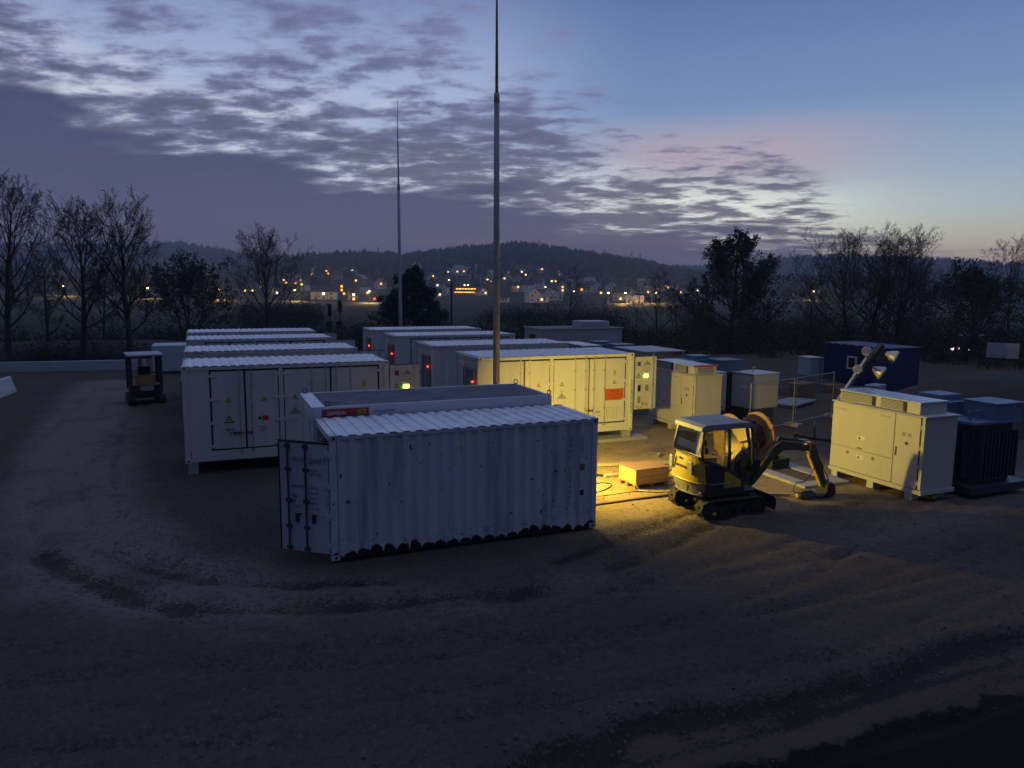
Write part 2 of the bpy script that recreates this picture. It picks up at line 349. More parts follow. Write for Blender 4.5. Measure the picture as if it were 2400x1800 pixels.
HOUSES=[
(-4.16, 757, 11.4, 1.0, 2, 20, 'w', 'g', '10', 'white two storey house with snowy looking roof above the orange lit hall'),
(-3.54, 757, 7.9, 1.0, 2, 80, 'w', 'g', '01', 'tall white gable end beside the snowy roofed house on the slope'),
(-2.07, 680, 7.8, 1.0, 2, 60, 'c', 'b', '001', 'cream gabled house directly left of the near mast below the church spire'),
(-1.77, 611, 4.6, 1.1, 2, 85, 'o', 'b', '', 'narrow gable end lit orange at the right of the lit hall'),
(0.36, 664, 7.7, 1.0, 2, 80, 'c', 'b', '', 'cream gabled house just right of the near mast'),
(1.57, 691, 8.0, 1.0, 2, 75, 'c', 'b', '22', 'house with two bright orange windows one above the other'),
(1.15, 606, 12.6, 0.7, 2, 12, 'w', 'd', '', 'wide pale house with a brown roof below the two orange windows'),
(1.52, 498, 8.0, 0.8, 2, 70, 'w', 'g', '', 'white gabled house low in the village above the dark scrub'),
(2.31, 500, 6.3, 0.9, 1, 15, 'w', 'g', '1', 'low white cottage beside the white gabled house in the valley'),
(3.22, 527, 10.3, 0.7, 1, 10, 'w', 's', '', 'long house with a pale frosty roof in the valley village'),
(3.83, 614, 7.1, 1.0, 2, 70, 'c', 'b', '12', 'house with a blazing yellow window in the middle of the village'),
(4.52, 626, 5.1, 1.0, 2, 80, 'w', 'b', '', 'small white gable between the yellow window and the single lamp'),
(5.04, 637, 5.1, 1.0, 1, 10, 'c', 'b', '1', 'small low house with one yellow lit window right of the small gable'),
(6.3, 632, 6.6, 1.0, 2, 70, 'w', 'b', '', 'pale unlit gable left of the lit doorway on the village edge'),
(6.79, 602, 6.2, 0.9, 1, 10, 'c', 'b', '1', 'house with a glowing yellow doorway at the village edge'),
(7.47, 634, 7.3, 1.0, 2, 75, 'w', 'b', '', 'white gabled house between the doorway glow and the big dark roof'),
(8.42, 532, 11.7, 0.8, 2, 20, 'c', 'd', '001', 'large house with a steep dark roof and one yellow window'),
(8.98, 645, 8.9, 0.8, 1, 10, 'c', 'b', '01', 'low house with an orange lamp above the big dark roof'),
(9.97, 649, 9.0, 1.0, 2, 75, 'w', 'b', '', 'white gabled house right of the orange lamp in the village'),
(9.29, 474, 10.9, 0.5, 1, 8, 'w', 's', '', 'long white shed beside the lit road on the right of the village'),
(11.23, 689, 11.9, 0.8, 2, 12, 'c', 'b', '11', 'wide house with lit windows at the right end of the village'),
(3.82, 701, 5.7, 1.0, 1, 70, 'w', 'b', '', 'small white gable at the wood edge above the village'),
(2.38, 697, 5.6, 1.0, 1, 15, 'p', 'b', '2', 'house with a pinkish lit window at the wood edge'),
(3.2, 696, 6.4, 1.0, 1, 15, 'c', 'b', '31', 'house with a white bright window beside the wood'),
(-0.08, 750, 6.1, 1.0, 1, 20, 'c', 'b', '1', 'house high on the slope with one warm window right of the mast'),
(0.61, 757, 8.7, 0.9, 2, 12, 'w', 'b', '33', 'upper house with two white lit windows under the wood'),
(-19.46, 632, 9.5, 0.7, 1, 10, 'c', 'b', '11', 'low house with yellow windows seen through the bare tree'),
(-17.13, 717, 7.4, 0.9, 2, 15, 'c', 'b', '11', 'house with yellow windows right of the bare tree'),
(-16.17, 698, 10.5, 0.9, 2, 75, 'w', 'b', '12', 'gabled house with an orange lamp on the slope left of the lit terrace'),
(-14.21, 508, 16.4, 0.5, 2, 6, 'w', 'd', '3', 'long barn with a dark roof and white lower wall by the road'),
(-13.8, 800, 6.5, 1.0, 2, 20, 'o', 'b', '22', 'highest house left of the masts glowing bright orange'),
(-13.0, 569, 4.3, 1.0, 3, 15, 'o', 'b', '222', 'tall narrow house front glowing orange with stacked windows'),
(-12.13, 487, 5.1, 0.9, 2, 12, 'c', 'b', '32', 'house with orange and white windows beside the lit road'),
(-13.91, 705, 8.1, 0.8, 1, 10, 'c', 'b', '33', 'house with a row of white lamps above the glowing tall front'),
(-12.03, 796, 6.9, 1.0, 2, 20, 'w', 'b', '3', 'white house with one cold white lamp high on the left slope'),
(-12.59, 825, 6.2, 1.0, 1, 75, 'w', 'b', '', 'unlit small house left of the cold white lamp on the slope'),
(-10.45, 488, 7.3, 0.6, 1, 8, 'c', 'd', '4', 'low building with a red lamp left of the dark conifer'),
(-7.29, 867, 9.5, 1.0, 2, 80, 'w', 'b', '1', 'lone white gabled house high above the dark conifer'),
(-8.99, 831, 6.7, 1.0, 1, 10, 'c', 'b', '1', 'small house with a yellow window left of the far mast on the slope'),
(-20.71, 769, 8.0, 0.9, 2, 12, 'c', 'b', '31', 'house with two pale windows left of the bare spreading tree'),
(15.15, 684, 8.7, 0.9, 1, 10, 'c', 'b', '12', 'house with orange windows seen through the left of the big round tree'),
(17.26, 751, 9.5, 0.9, 2, 12, 'c', 'b', '12', 'house with orange windows glowing through the big round tree'),
(33.99, 1115, 16.7, 0.8, 1, 10, 'c', 'b', '1', 'low building with a yellow window at the far right edge of the photo'),
(-0.71, 494, 6.8, 0.8, 1, 10, 'w', 'd', '', 'low pale house partly hidden by the near mast in the valley'),
(-5.3, 581, 6.7, 0.9, 2, 75, 'w', 'b', '', 'white gable left of the orange lit hall'),
(-4.77, 689, 6.4, 0.9, 2, 15, 'c', 'b', '1', 'house with a single warm lamp above the orange lit hall')]
HOUSES+=[
(-18.42, 681, 7.2, 0.73, 2, 80, 'w', 'b', '1', 'small lit white house on the slope left of both masts, first from the left'),
(-17.6, 589, 6.6, 0.86, 2, 8, 'w', 'b', '3', 'small lit white house on the slope left of both masts, second from the left'),
(-16.67, 784, 8.8, 0.95, 2, 15, 'w', 'b', '', 'small unlit white house on the slope left of both masts, third from the left'),
(-15.67, 613, 7.3, 0.75, 2, 70, 'w', 'b', '1', 'small lit white house on the slope left of both masts, fourth from the left'),
(-14.95, 689, 7.7, 0.77, 1, 80, 'c', 'b', '', 'small unlit cream house on the slope left of both masts, fifth from the left'),
(-13.25, 744, 9.1, 0.86, 2, 8, 'c', 'b', '', 'small unlit cream house on the slope left of both masts, seventh from the left'),
(-11.54, 681, 8.8, 0.76, 2, 70, 'p', 'g', '01', 'small lit pinkish house on the slope left of both masts, eighth from the left'),
(-11.21, 580, 7.2, 0.78, 1, 8, 'w', 'g', '1', 'small lit white house on the slope left of both masts, ninth from the left'),
(-14.72, 795, 9.5, 0.86, 2, 70, 'w', 'd', '1', 'small lit white house on the slope left of both masts, sixth from the left'),
(-10.03, 649, 7.7, 0.76, 2, 70, 'w', 'b', '2', 'small lit white house on the slope left of both masts, tenth from the left'),
(-6.26, 736, 8.7, 0.8, 1, 70, 'w', 'b', '1', 'small lit white house on the slope between the two masts, first from the left'),
(-5.62, 661, 7.2, 0.93, 1, 8, 'c', 'd', '3', 'small lit cream house on the slope between the two masts, third from the left'),
(-4.97, 788, 7.9, 0.71, 1, 70, 'c', 'b', '3', 'small lit cream house on the slope between the two masts, fourth from the left'),
(-3.01, 713, 7.4, 0.99, 2, 8, 'c', 'd', '2', 'small lit cream house on the slope between the two masts, fifth from the left'),
(-2.42, 578, 7.4, 0.78, 1, 70, 'w', 'b', '1', 'small lit white house on the slope between the two masts, sixth from the left'),
(-1.71, 711, 7.9, 0.81, 2, 70, 'w', 'g', '01', 'small lit white house on the slope between the two masts, seventh from the left'),
(-5.88, 561, 7.8, 0.76, 1, 8, 'w', 'd', '001', 'small lit white house on the slope between the two masts, second from the left'),
(-0.4, 703, 8.5, 0.74, 1, 80, 'w', 'b', '1', 'small lit white house right of the near mast, first from the left'),
(0.13, 601, 6.9, 0.86, 2, 15, 'p', 'd', '01', 'small lit pinkish house right of the near mast, second from the left'),
(0.91, 716, 7.8, 0.85, 1, 80, 'p', 'd', '1', 'small lit pinkish house right of the near mast, third from the left'),
(1.97, 636, 9.2, 0.95, 2, 15, 'w', 'b', '3', 'small lit white house right of the near mast, fifth from the left'),
(2.76, 584, 7.3, 0.86, 1, 80, 'c', 'd', '3', 'small lit cream house right of the near mast, sixth from the left'),
(3.45, 751, 6.7, 0.98, 1, 80, 'w', 'g', '2', 'small lit white house right of the near mast, seventh from the left'),
(4.31, 681, 6.8, 0.76, 1, 70, 'c', 'g', '', 'small unlit cream house right of the near mast, eighth from the left'),
(5.43, 595, 9.2, 0.79, 2, 15, 'c', 'b', '2', 'small lit cream house right of the near mast, ninth from the left'),
(5.87, 676, 9.4, 0.72, 2, 15, 'w', 'g', '001', 'small lit white house right of the near mast, tenth from the left'),
(7.1, 686, 6.9, 0.99, 1, 15, 'p', 'g', '1', 'small lit pinkish house right of the near mast, eleventh from the left'),
(8.02, 618, 7.7, 0.82, 1, 15, 'w', 'b', '001', 'small lit white house right of the near mast, twelfth from the left'),
(1.95, 765, 9.1, 0.73, 2, 15, 'w', 'd', '01', 'small lit white house right of the near mast, fourth from the left'),
(10.58, 593, 8.5, 0.8, 2, 80, 'w', 'b', '1', 'small lit white house at the right foot of the hill, second from the left'),
(12.05, 684, 8.6, 0.73, 2, 15, 'w', 'b', '1', 'small lit white house at the right foot of the hill, third from the left'),
(12.84, 627, 8.8, 0.86, 1, 70, 'c', 'b', '1', 'small lit cream house at the right foot of the hill, fourth from the left'),
(14.08, 673, 9.4, 0.84, 1, 70, 'p', 'd', '3', 'small lit pinkish house at the right foot of the hill, fifth from the left'),
(9.66, 734, 9.1, 0.82, 1, 8, 'c', 'g', '3', 'small lit cream house at the right foot of the hill, first from the left'),
(18.9, 711, 9.1, 0.93, 1, 15, 'c', 'g', '3', 'small lit cream house at the right foot of the hill, sixth from the left'),
(20.36, 684, 6.9, 0.87, 2, 15, 'w', 'd', '3', 'small lit white house at the right foot of the hill, seventh from the left')]

# ------------------------------------------------------------------ ground
from mathutils import noise as mn
def gm(name, build):
    m = bpy.data.materials.new(name); m.use_nodes = True; t = m.node_tree; t.nodes.clear(); n = NT(t)
    bs = n.n('ShaderNodeBsdfPrincipled'); out = n.n('ShaderNodeOutputMaterial'); t.links.new(bs.outputs[0], out.inputs[0])
    pos = n.n('ShaderNodeNewGeometry').outputs['Position']
    build(n, t, bs, pos); return m
def b_field(n, t, bs, pos):
    c = n.mix(n.noise(pos, .02, 5, .6), (.024, .030, .017), (.050, .054, .030))
    c = n.mix(n.sm(n.noise(pos, .006, 3, .5), .45, .6), c, (.055, .045, .032))
    t.links.new(c, bs.inputs['Base Color']); bs.inputs['Roughness'].default_value = .95; bs.inputs['Specular IOR Level'].default_value = .1
    b = n.n('ShaderNodeBump', inp={'Strength': .6, 'Distance': .4, 'Height': n.noise(pos, .6, 6, .7)}); t.links.new(b.outputs[0], bs.inputs['Normal'])
def b_yard(n, t, bs, pos):
    big = n.noise(pos, .16, 5, .6, .4); mid = n.noise(pos, 1.3, 6, .65); fine = n.noise(pos, 22, 4, .6)
    c = n.mix(big, (.066, .054, .043), (.112, .092, .073))
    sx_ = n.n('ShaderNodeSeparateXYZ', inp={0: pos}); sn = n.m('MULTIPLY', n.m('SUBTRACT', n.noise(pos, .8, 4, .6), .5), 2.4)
    lamp_pool = n.m('MULTIPLY', n.m('MULTIPLY', n.sm(n.m('ADD', sx_.outputs[0], sn), 6.5, 8.5), n.sm(n.m('ADD', sx_.outputs[0], sn), 21, 17)), n.m('MULTIPLY', n.sm(n.m('ADD', sx_.outputs[1], sn), 13.6, 15.4), n.sm(n.m('ADD', sx_.outputs[1], sn), 28, 25)))
    c = n.mix(lamp_pool, c, n.mix(mid, (.30, .215, .095), (.45, .325, .150)))  # paler, yellower ground paints the floodlight's pool of light into the colour
    c = n.mix(n.m('MULTIPLY', n.sm(mid, .5, .72), .55), c, (.075, .062, .052))
    c = n.mix(n.m('MULTIPLY', n.sm(fine, .55, .75), .6), c, (.055, .047, .04))
    c = n.mix(n.m('MULTIPLY', n.sm(n.noise(pos, 34, 2, .5), .66, .72), .55), c, (.30, .27, .23))
    ln = n.n('ShaderNodeAttribute', attribute_name='lane').outputs['Fac']
    c = n.mix(n.m('MULTIPLY', n.sm(n.m('ADD', ln, n.m('MULTIPLY', n.m('SUBTRACT', n.noise(pos, .9, 5, .65), .5), .7)), .25, .80), .80), c, (.215, .178, .150))
    g9 = n.noise(pos, 7.5, 4, .7)
    c = n.mix(n.m('MULTIPLY', n.sm(g9, .50, .66), .45), c, (.040, .033, .028))
    c = n.mix(n.m('MULTIPLY', n.sm(g9, .44, .30), .28), c, (.24, .20, .155))
    c = n.mix(n.m('MULTIPLY', n.sm(n.noise(pos, .45, 4, .6), .50, .68), .45), c, (.060, .050, .044))
    at2 = n.n('ShaderNodeAttribute', attribute_name='soil').outputs['Fac']
    f2 = n.sm(n.m('ADD', at2, n.m('MULTIPLY', n.m('SUBTRACT', n.noise(pos, 1.1, 6, .7), .5), .5)), .4, .6)
    c = n.mix(n.m('MULTIPLY', f2, .9), c, n.mix(mid, (.062, .046, .036), (.135, .098, .072)))
    at = n.n('ShaderNodeAttribute', attribute_name='damp').outputs['Fac']
    f = n.sm(n.m('ADD', at, n.m('ADD', n.m('MULTIPLY', n.m('SUBTRACT', n.noise(pos, 3.4, 6, .8), .5), 1.3), n.m('MULTIPLY', n.m('SUBTRACT', n.noise(pos, 15, 4, .75), .5), 2.8))), .36, .95)
    c = n.mix(n.m('MULTIPLY', f, .82), c, (.022, .018, .016))
    at3 = n.n('ShaderNodeAttribute', attribute_name='edge_shade').outputs['Fac']
    f3 = n.sm(n.m('ADD', at3, n.m('MULTIPLY', n.m('SUBTRACT', n.noise(pos, 3.0, 6, .75), .5), 1.6)), .35, .7)
    c = n.mix(f3, c, n.mix(fine, (.010, .009, .008), (.020, .017, .014)))  # near-black tone paints the shade along the near edge
    t.links.new(c, bs.inputs['Base Color'])
    t.links.new(n.sm(f, 0, 1, .92, .7), bs.inputs['Roughness']); bs.inputs['Specular IOR Level'].default_value = .08
    h = n.m('ADD', n.m('MULTIPLY', mid, .8), n.m('ADD', n.m('MULTIPLY', fine, .35), n.m('MULTIPLY', n.noise(pos, 60, 3, .6), .2)))
    b = n.n('ShaderNodeBump', inp={'Strength': .9, 'Distance': .07, 'Height': h}); t.links.new(b.outputs[0], bs.inputs['Normal'])
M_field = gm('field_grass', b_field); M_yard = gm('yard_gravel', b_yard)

bs_ = [-180, -150, -120, -95, -75, -60, -50]+[-44+.8*i for i in range(111)]+[50, 60, 75, 95, 120, 150]
rs_ = [12, 30, 50, 64, 78, 86, 100, 125, 155, 190, 230, 280, 330, 380, 420, 450, 480, 510, 545, 580, 620, 660, 700, 750, 800, 860, 920, 980, 1040, 1090, 1130, 1170, 1230, 1300, 1400, 1500, 1600, 1700, 1800, 1870, 1930, 2040, 2200]
mb = MB(); nb = len(bs_)
vs = [(0, 0, -.6)]
for r in rs_:
    for b in bs_:
        x, y = pol(b, r); k = b if abs(b) < 75 else 75
        z = terr(k, r) - .6*(1-ss(78, 100, r)) + (1-ss(78, 100, r) < .01)*2.2*ss(100, 700, r)*mn.noise(Vector((x*.008, y*.008, 0)))
        vs.append((x, y, z))
fs = [(0, 1+(i+1) % nb, 1+i) for i in range(nb)]
for j in range(len(rs_)-1):
    for i in range(nb):
        i2 = (i+1) % nb; fs.append((1+j*nb+i, 1+j*nb+i2, 1+(j+1)*nb+i2, 1+(j+1)*nb+i))
mb.add(vs, [f[::-1] for f in fs]); tag(mb.build('terrain', M_field, smooth=True), kind='structure')

# yard sheet
def axis(segs):
    a = []
    for lo, hi, st in segs:
        k = max(1, round((hi-lo)/st)); a += [lo+(hi-lo)*i/k for i in range(k)]
    a.append(segs[-1][1]); return a
xs = axis([(-48, -12, 1.0), (-12, -5, .35), (-5, 20, .16), (20, 30, .4), (30, 64, 1.0)])
ys = axis([(-8, 4, 1.0), (4, 22, .16), (22, 32, .3), (32, 60, .9)])
RUTS = [([(-3.4,17.4),(-3.21,16.99),(-2.51,15.77),(-1.58,14.36),(-.71,13.55),(.26,13.18),(1.23,12.8),(3.4,12.3),(5.4,12.0)], .33, .07, 1.0),
        ([(-2.3,17.1),(-1.82,16.21),(-.6,14.92),(.3,14.36),(1.64,13.74),(3.0,13.35)], .27, .055, .9),
        ([(6.4,13.15),(7.19,13.43),(8.9,14.2),(10.54,14.82),(11.4,15.1)], .23, .04, 1.0),
        ([(7.3,12.4),(8.1,12.68),(9.6,13.4),(10.82,14.01),(11.6,14.4)], .23, .04, 1.0),
        ([(-4,11.0),(0,10.35),(4,10.3),(7,10.9)], .10, .03, .35),
        ([(4.5,9.4),(8,9.1),(13,9.3),(18,9.6)], .10, .03, .45),
        ([(1,8.9),(5,8.5),(9,8.35)], .10, .03, .4),
        ([(6.2,10.2),(7.6,10.0)], .10, .035, .7),
        ([(9.5,11.7),(11.2,11.75),(13,12.0)], .12, .03, .5),
        ([(-5.6,21),(-5.9,27),(-5.6,36),(-5.8,45)], .22, .04, .62), ([(-2.2,19.5),(-2.9,25),(-3.4,33),(-3.6,44)], .22, .04, .62), ([(-4.0,19),(-4.5,27),(-4.6,38)], .16, .03, .45), ([(-5.0,16.5),(-3.4,13.2),(0,11.3),(5,10.4)], .2, .03, .5), *[([(x+o_*.5, y+o_) for x, y in pl_], .14, .035, .52) for o_ in (-.8, .8) for pl_ in ([(-4.4,24),(-2.6,16.2),(1.8,12.0),(7,10.5),(14,10.6),(22,12.2)], [(-9,18),(-5,11.8),(1.5,9.6),(9,8.9),(19,10.6)], [(23,16.2),(16,13.6),(11,11.4),(4,10.1),(-4,10.9),(-10,15)])], ([(2.5,11.9),(7,11.6),(12,12.3),(17,13.4)], .2, .03, .45), ([(-3.6,24),(-3.4,31),(-3.1,38)], .3, .04, .5),
        ([(-8,20),(-6.5,27),(-7.5,40)], .45, .03, .5)]
def dist_pl(x, y, pl):
    best = 1e9
    for (x0, y0), (x1, y1) in zip(pl, pl[1:]):
        dx = x1-x0; dy = y1-y0; t = max(0, min(1, ((x-x0)*dx+(y-y0)*dy)/(dx*dx+dy*dy)))
        d = math.hypot(x-x0-t*dx, y-y0-t*dy)
        if d < best: best = d
    return best
BB = [(min(p[0] for p in pl)-1.2, max(p[0] for p in pl)+1.2, min(p[1] for p in pl)-1.2, max(p[1] for p in pl)+1.2) for pl, *_ in RUTS]
LANES = [([(-5.4,46),(-4.9,36),(-4.3,28),(-3.5,21),(-1.9,15.6),(1.0,12.5),(5,11.2),(10,11.0),(16,12.0),(26,14)], 2.0), ([(-11,30),(-9,20),(-6,13),(0,9.9),(6,9.3),(14,9.9),(24,11.5)], .8)]
def yard_h(x, y):
    z = .022*mn.noise(Vector((x*.45, y*.45, 0)))+.012*mn.noise(Vector((x*1.7, y*1.7, 3)))+.006*mn.noise(Vector((x*4.1, y*4.1, 7)))
    damp = soil = edge_shade = lane = 0.0
    for pl, w in LANES: lane = max(lane, math.exp(-(dist_pl(x, y, pl)/w)**2)*(1.0 if w > 1 else .6)*(.30+.70*ss(10, 16, y)))
    for (pl, w, dp, st), bb in zip(RUTS, BB):
        if bb[0] < x < bb[1] and bb[2] < y < bb[3]:
            d = dist_pl(x, y, pl)
            g = math.exp(-(d/w)**2); g *= 1+.5*mn.noise(Vector((x*2.1, y*2.1, 8))); z -= dp*g; z += dp*.6*math.exp(-((d-2.0*w)/(.7*w))**2)
            damp = max(damp, st*g*(.95+.55*mn.noise(Vector((x*.8, y*.8, 5)))))
    # loose dark gravel round the left containers
    e = min(x+2.3+.4*mn.noise(Vector((y*.5, 1, 0))), 1.4-x, y-14.2, 46-y)
    if e > -.5: damp = max(damp, .46*ss(-.3, .5, e))
    soil = .75*ss(22, 27, x+2*mn.noise(Vector((x*.2, y*.2, 3))))*ss(14, 20, y)
    # earth verge nearest the building: churned strip, then ground coloured black to stand for its shade
    yy = y + .32*mn.noise(Vector((x*.35, y*.3, 9)))+.22*mn.noise(Vector((x*1.3, y*1.5, 2)))+.10*mn.noise(Vector((x*4, y*4, 2)))
    v = 1-ss(7.25, 7.85, yy)
    if v > 0:
        soil = max(soil, v*(.85+.6*mn.noise(Vector((x*.35, y*2.6, 1))))); z += v*(.06*mn.noise(Vector((x*.5, y*3.2, 4)))-.10)
        z += .10*math.exp(-((yy-7.75)/.3)**2)
        damp = max(damp, v*max(0, .30+2.2*mn.noise(Vector((x*.25-.3*y, y*3.6, 11)))), 1.25*math.exp(-((yy-7.42)/.20)**2)*ss(-.5, 3.5, x+2*mn.noise(Vector((x*.5, 0, 0)))))
        edge_shade = 1-ss(6.2, 6.8, yy + .04*x-.4)
        z -= .05*edge_shade
    return z, damp, soil, edge_shade, lane
mb = MB(); nx = len(xs); D = []; S = []; T_ = []; LN = []; vs = []
for y in ys:
    for x in xs:
        z, d, s_, t_, l_ = yard_h(x, y); vs.append((x, y, z)); D.append(d); S.append(s_); T_.append(t_); LN.append(l_)
mb.add(vs, [(j*nx+i, j*nx+i+1, (j+1)*nx+i+1, (j+1)*nx+i) for j in range(len(ys)-1) for i in range(nx-1)])
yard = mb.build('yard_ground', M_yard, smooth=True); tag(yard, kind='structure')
for nm, arr in (('damp', D), ('soil', S), ('edge_shade', T_), ('lane', LN)):
    a = yard.data.attributes.new(nm, 'FLOAT', 'POINT'); a.data.foreach_set('value', arr)
# loose clods and stones
rng = random.Random(5); mb = MB()
def clod(x, y, r):
    z = yard_h(x, y)[0]
    q = [(rng.uniform(.6, 1.2)*r) for _ in range(6)]; a = rng.uniform(0, 6.3)
    pts = [(cos(a), sin(a)), (cos(a+2.1), sin(a+2.1)), (cos(a+4.2), sin(a+4.2))]
    mb.add([(x+pts[i][0]*q[i], y+pts[i][1]*q[i], z-.01) for i in range(3)]+[(x+pts[i][0]*q[i]*.6, y+pts[i][1]*q[i]*.6, z+q[i+3]*.7) for i in range(3)],
           [(3, 4, 5), (0, 1, 4, 3), (1, 2, 5, 4), (2, 0, 3, 5)])
for _ in range(1500): clod(rng.uniform(-6, 18), 6.3+13*rng.random()**1.4, rng.choice([.008, .012, .016, .02, .035]))
for _ in range(260):
    t = rng.random(); clod(7.4+4.2*t+rng.gauss(0, .12), 12.45+1.75*t+rng.gauss(0, .12)+rng.choice([0, .85]), rng.uniform(.012, .035))
for _ in range(350): clod(rng.uniform(-1, 16), 7.5+rng.gauss(0, .35), rng.uniform(.015, .05))
tag(mb.build('loose_stones', mat('stones', (.12, .10, .085), .9, 0, .4, 9)), 'loose clods and stones strewn over the gravel yard', 'gravel', kind='stuff')

# country road with street lamps across the valley
ROAD = [(-44, 640), (-36, 600), (-31.2, 567), (-26, 512), (-21.5, 475), (-16.2, 448), (-10.8, 417), (-5, 425), (1, 432), (8.3, 442), (10.8, 462), (16, 520), (22.2, 598), (30, 680), (44, 760)]
mb = MB(); vs = []
K = 90
for i in range(K+1):
    b = -44+88*i/K; r = lerp_table(ROAD, b); z = terr(b, r)+.9
    x0, y0 = pol(b, r-4); x1, y1 = pol(b, r+4); vs += [(x0, y0, z), (x1, y1, z), (x0, y0, z-4)]
fs = []
for i in range(K): a = 3*i; fs += [(a, a+1, a+4, a+3), (a+2, a, a+3, a+5)]
mb.add(vs, fs); tag(mb.build('road', mat('asphalt', (.12, .115, .105), .8, 0, .2, .05), smooth=True), kind='structure')

# ------------------------------------------------------------------ decals (built on a face that looks to -y)
def warn_tri(parent, x, z, s, y):
    m = MB()
    m.cur = 0; m.add([(x-s/2, y, z-.43*s), (x+s/2, y, z-.43*s), (x, y, z+.43*s)], [(0, 1, 2)])
    k = .74; zc = z-.03*s
    m.cur = 1; m.add([(x-s/2*k, y-.003, zc-.40*s*k), (x+s/2*k, y-.003, zc-.40*s*k), (x, y-.003, zc+.46*s*k)], [(0, 1, 2)])
    m.cur = 0; b = .13*s
    m.add([(x-.02*s, y-.005, z+.17*s), (x+.05*s, y-.005, z+.17*s), (x, y-.005, z), (x+.07*s, y-.005, z+.0*s), (x-.05*s, y-.005, z-.28*s), (x-.01*s, y-.005, z-.07*s), (x-.08*s, y-.005, z-.07*s)], [(0, 6, 5, 4, 3, 2, 1)])
    return m.build('warning_sign', [M_black, M_yel], parent)
def class9(parent, x, z, s, y):
    m = MB(); m.cur = 0
    fr = .012
    for a, b in (((0, 1), (1, 0)), ((1, 0), (0, -1)), ((0, -1), (-1, 0)), ((-1, 0), (0, 1))):
        p0 = Vector((x+a[0]*s/2, y, z+a[1]*s/2)); p1 = Vector((x+b[0]*s/2, y, z+b[1]*s/2))
        m.beam(p0, p1, .004, fr, (0, 1, 0))
    for i in range(-3, 4):
        cx = x+i*s*.115; w = s*.028; top = s/2-abs(cx-x)-.03*s
        m.add([(cx-w, y, z+.02*s), (cx+w, y, z+.02*s), (cx+w, y, z+top), (cx-w, y, z+top)], [(0, 1, 2, 3)])
    return m.build('hazard_diamond', [M_black], parent)
def strip_lines(parent, x, z, w, n, y, m=None, dz=.045, name='small_print'):
    q = MB()
    for i in range(n):
        k = w*(1-.18*(i % 3)); q.box(x-k/2, x+k/2, y-.003, y, z-i*dz-.009, z-i*dz+.009)
    return q.build(name, m or M_ink, parent)

# ------------------------------------------------------------------ shipping container shell helpers
def corrugated_x(m, x0, x1, y, z0, z1, pitch, dep, rib=.5):
    """sheet in the x-z plane whose profile runs along x; outer face at y, recesses at y+dep"""
    n = max(1, round((x1-x0)/pitch)); p = (x1-x0)/n; prof = []
    for i in range(n):
        a = x0+i*p; prof += [(a, y), (a+p*.30, y), (a+p*.46, y+dep), (a+p*.80, y+dep), (a+p*.96, y)]
    prof.append((x1, y))
    vs = []
    for px_, py_ in prof: vs += [(px_, py_, z0), (px_, py_, z1)]
    m.add(vs, [(2*i, 2*i+2, 2*i+3, 2*i+1) for i in range(len(prof)-1)])
def roof_sheet(m, x0, x1, y0, y1, z, pitch, dep):
    n = max(1, round((x1-x0)/pitch)); p = (x1-x0)/n; prof = []
    for i in range(n):
        a = x0+i*p; prof += [(a, z), (a+p*.42, z), (a+p*.52, z-dep), (a+p*.86, z-dep), (a+p*.96, z)]
    prof.append((x1, z)); vs = []
    for a, b in prof: vs += [(a, y0, b), (a, y1, b)]
    m.add(vs, [(2*i, 2*i+2, 2*i+3, 2*i+1) for i in range(len(prof)-1)])
def castings(m, L, Wd, z0, z1):
    for x in (0, L):
        for y in (0, Wd):
            for z, sg in ((z0, 1), (z1, -1)):
                sx = 1 if x == 0 else -1; sy = 1 if y == 0 else -1
                xa, xb = sorted((x-.004*sx, x+.175*sx)); ya, yb = sorted((y-.004*sy, y+.16*sy)); za, zb = sorted((z-.004*sg, z+.118*sg))
                MB().box(xa, xb, ya, yb, za, zb).build('corner_casting', m[0], m[1], bevel=m[2])
def cast_holes(m, L, Wd, z0, z1):
    for x in (.088, L-.088):
        for z in (z0+.06, z1-.06): m.tube([(x, -.006, z), (x, .01, z)], .032, 10)
    for y in (.08, Wd-.08):
        for z in (z0+.06, z1-.06): m.tube([(-.006, y, z), (.01, y, z)], .032, 10)

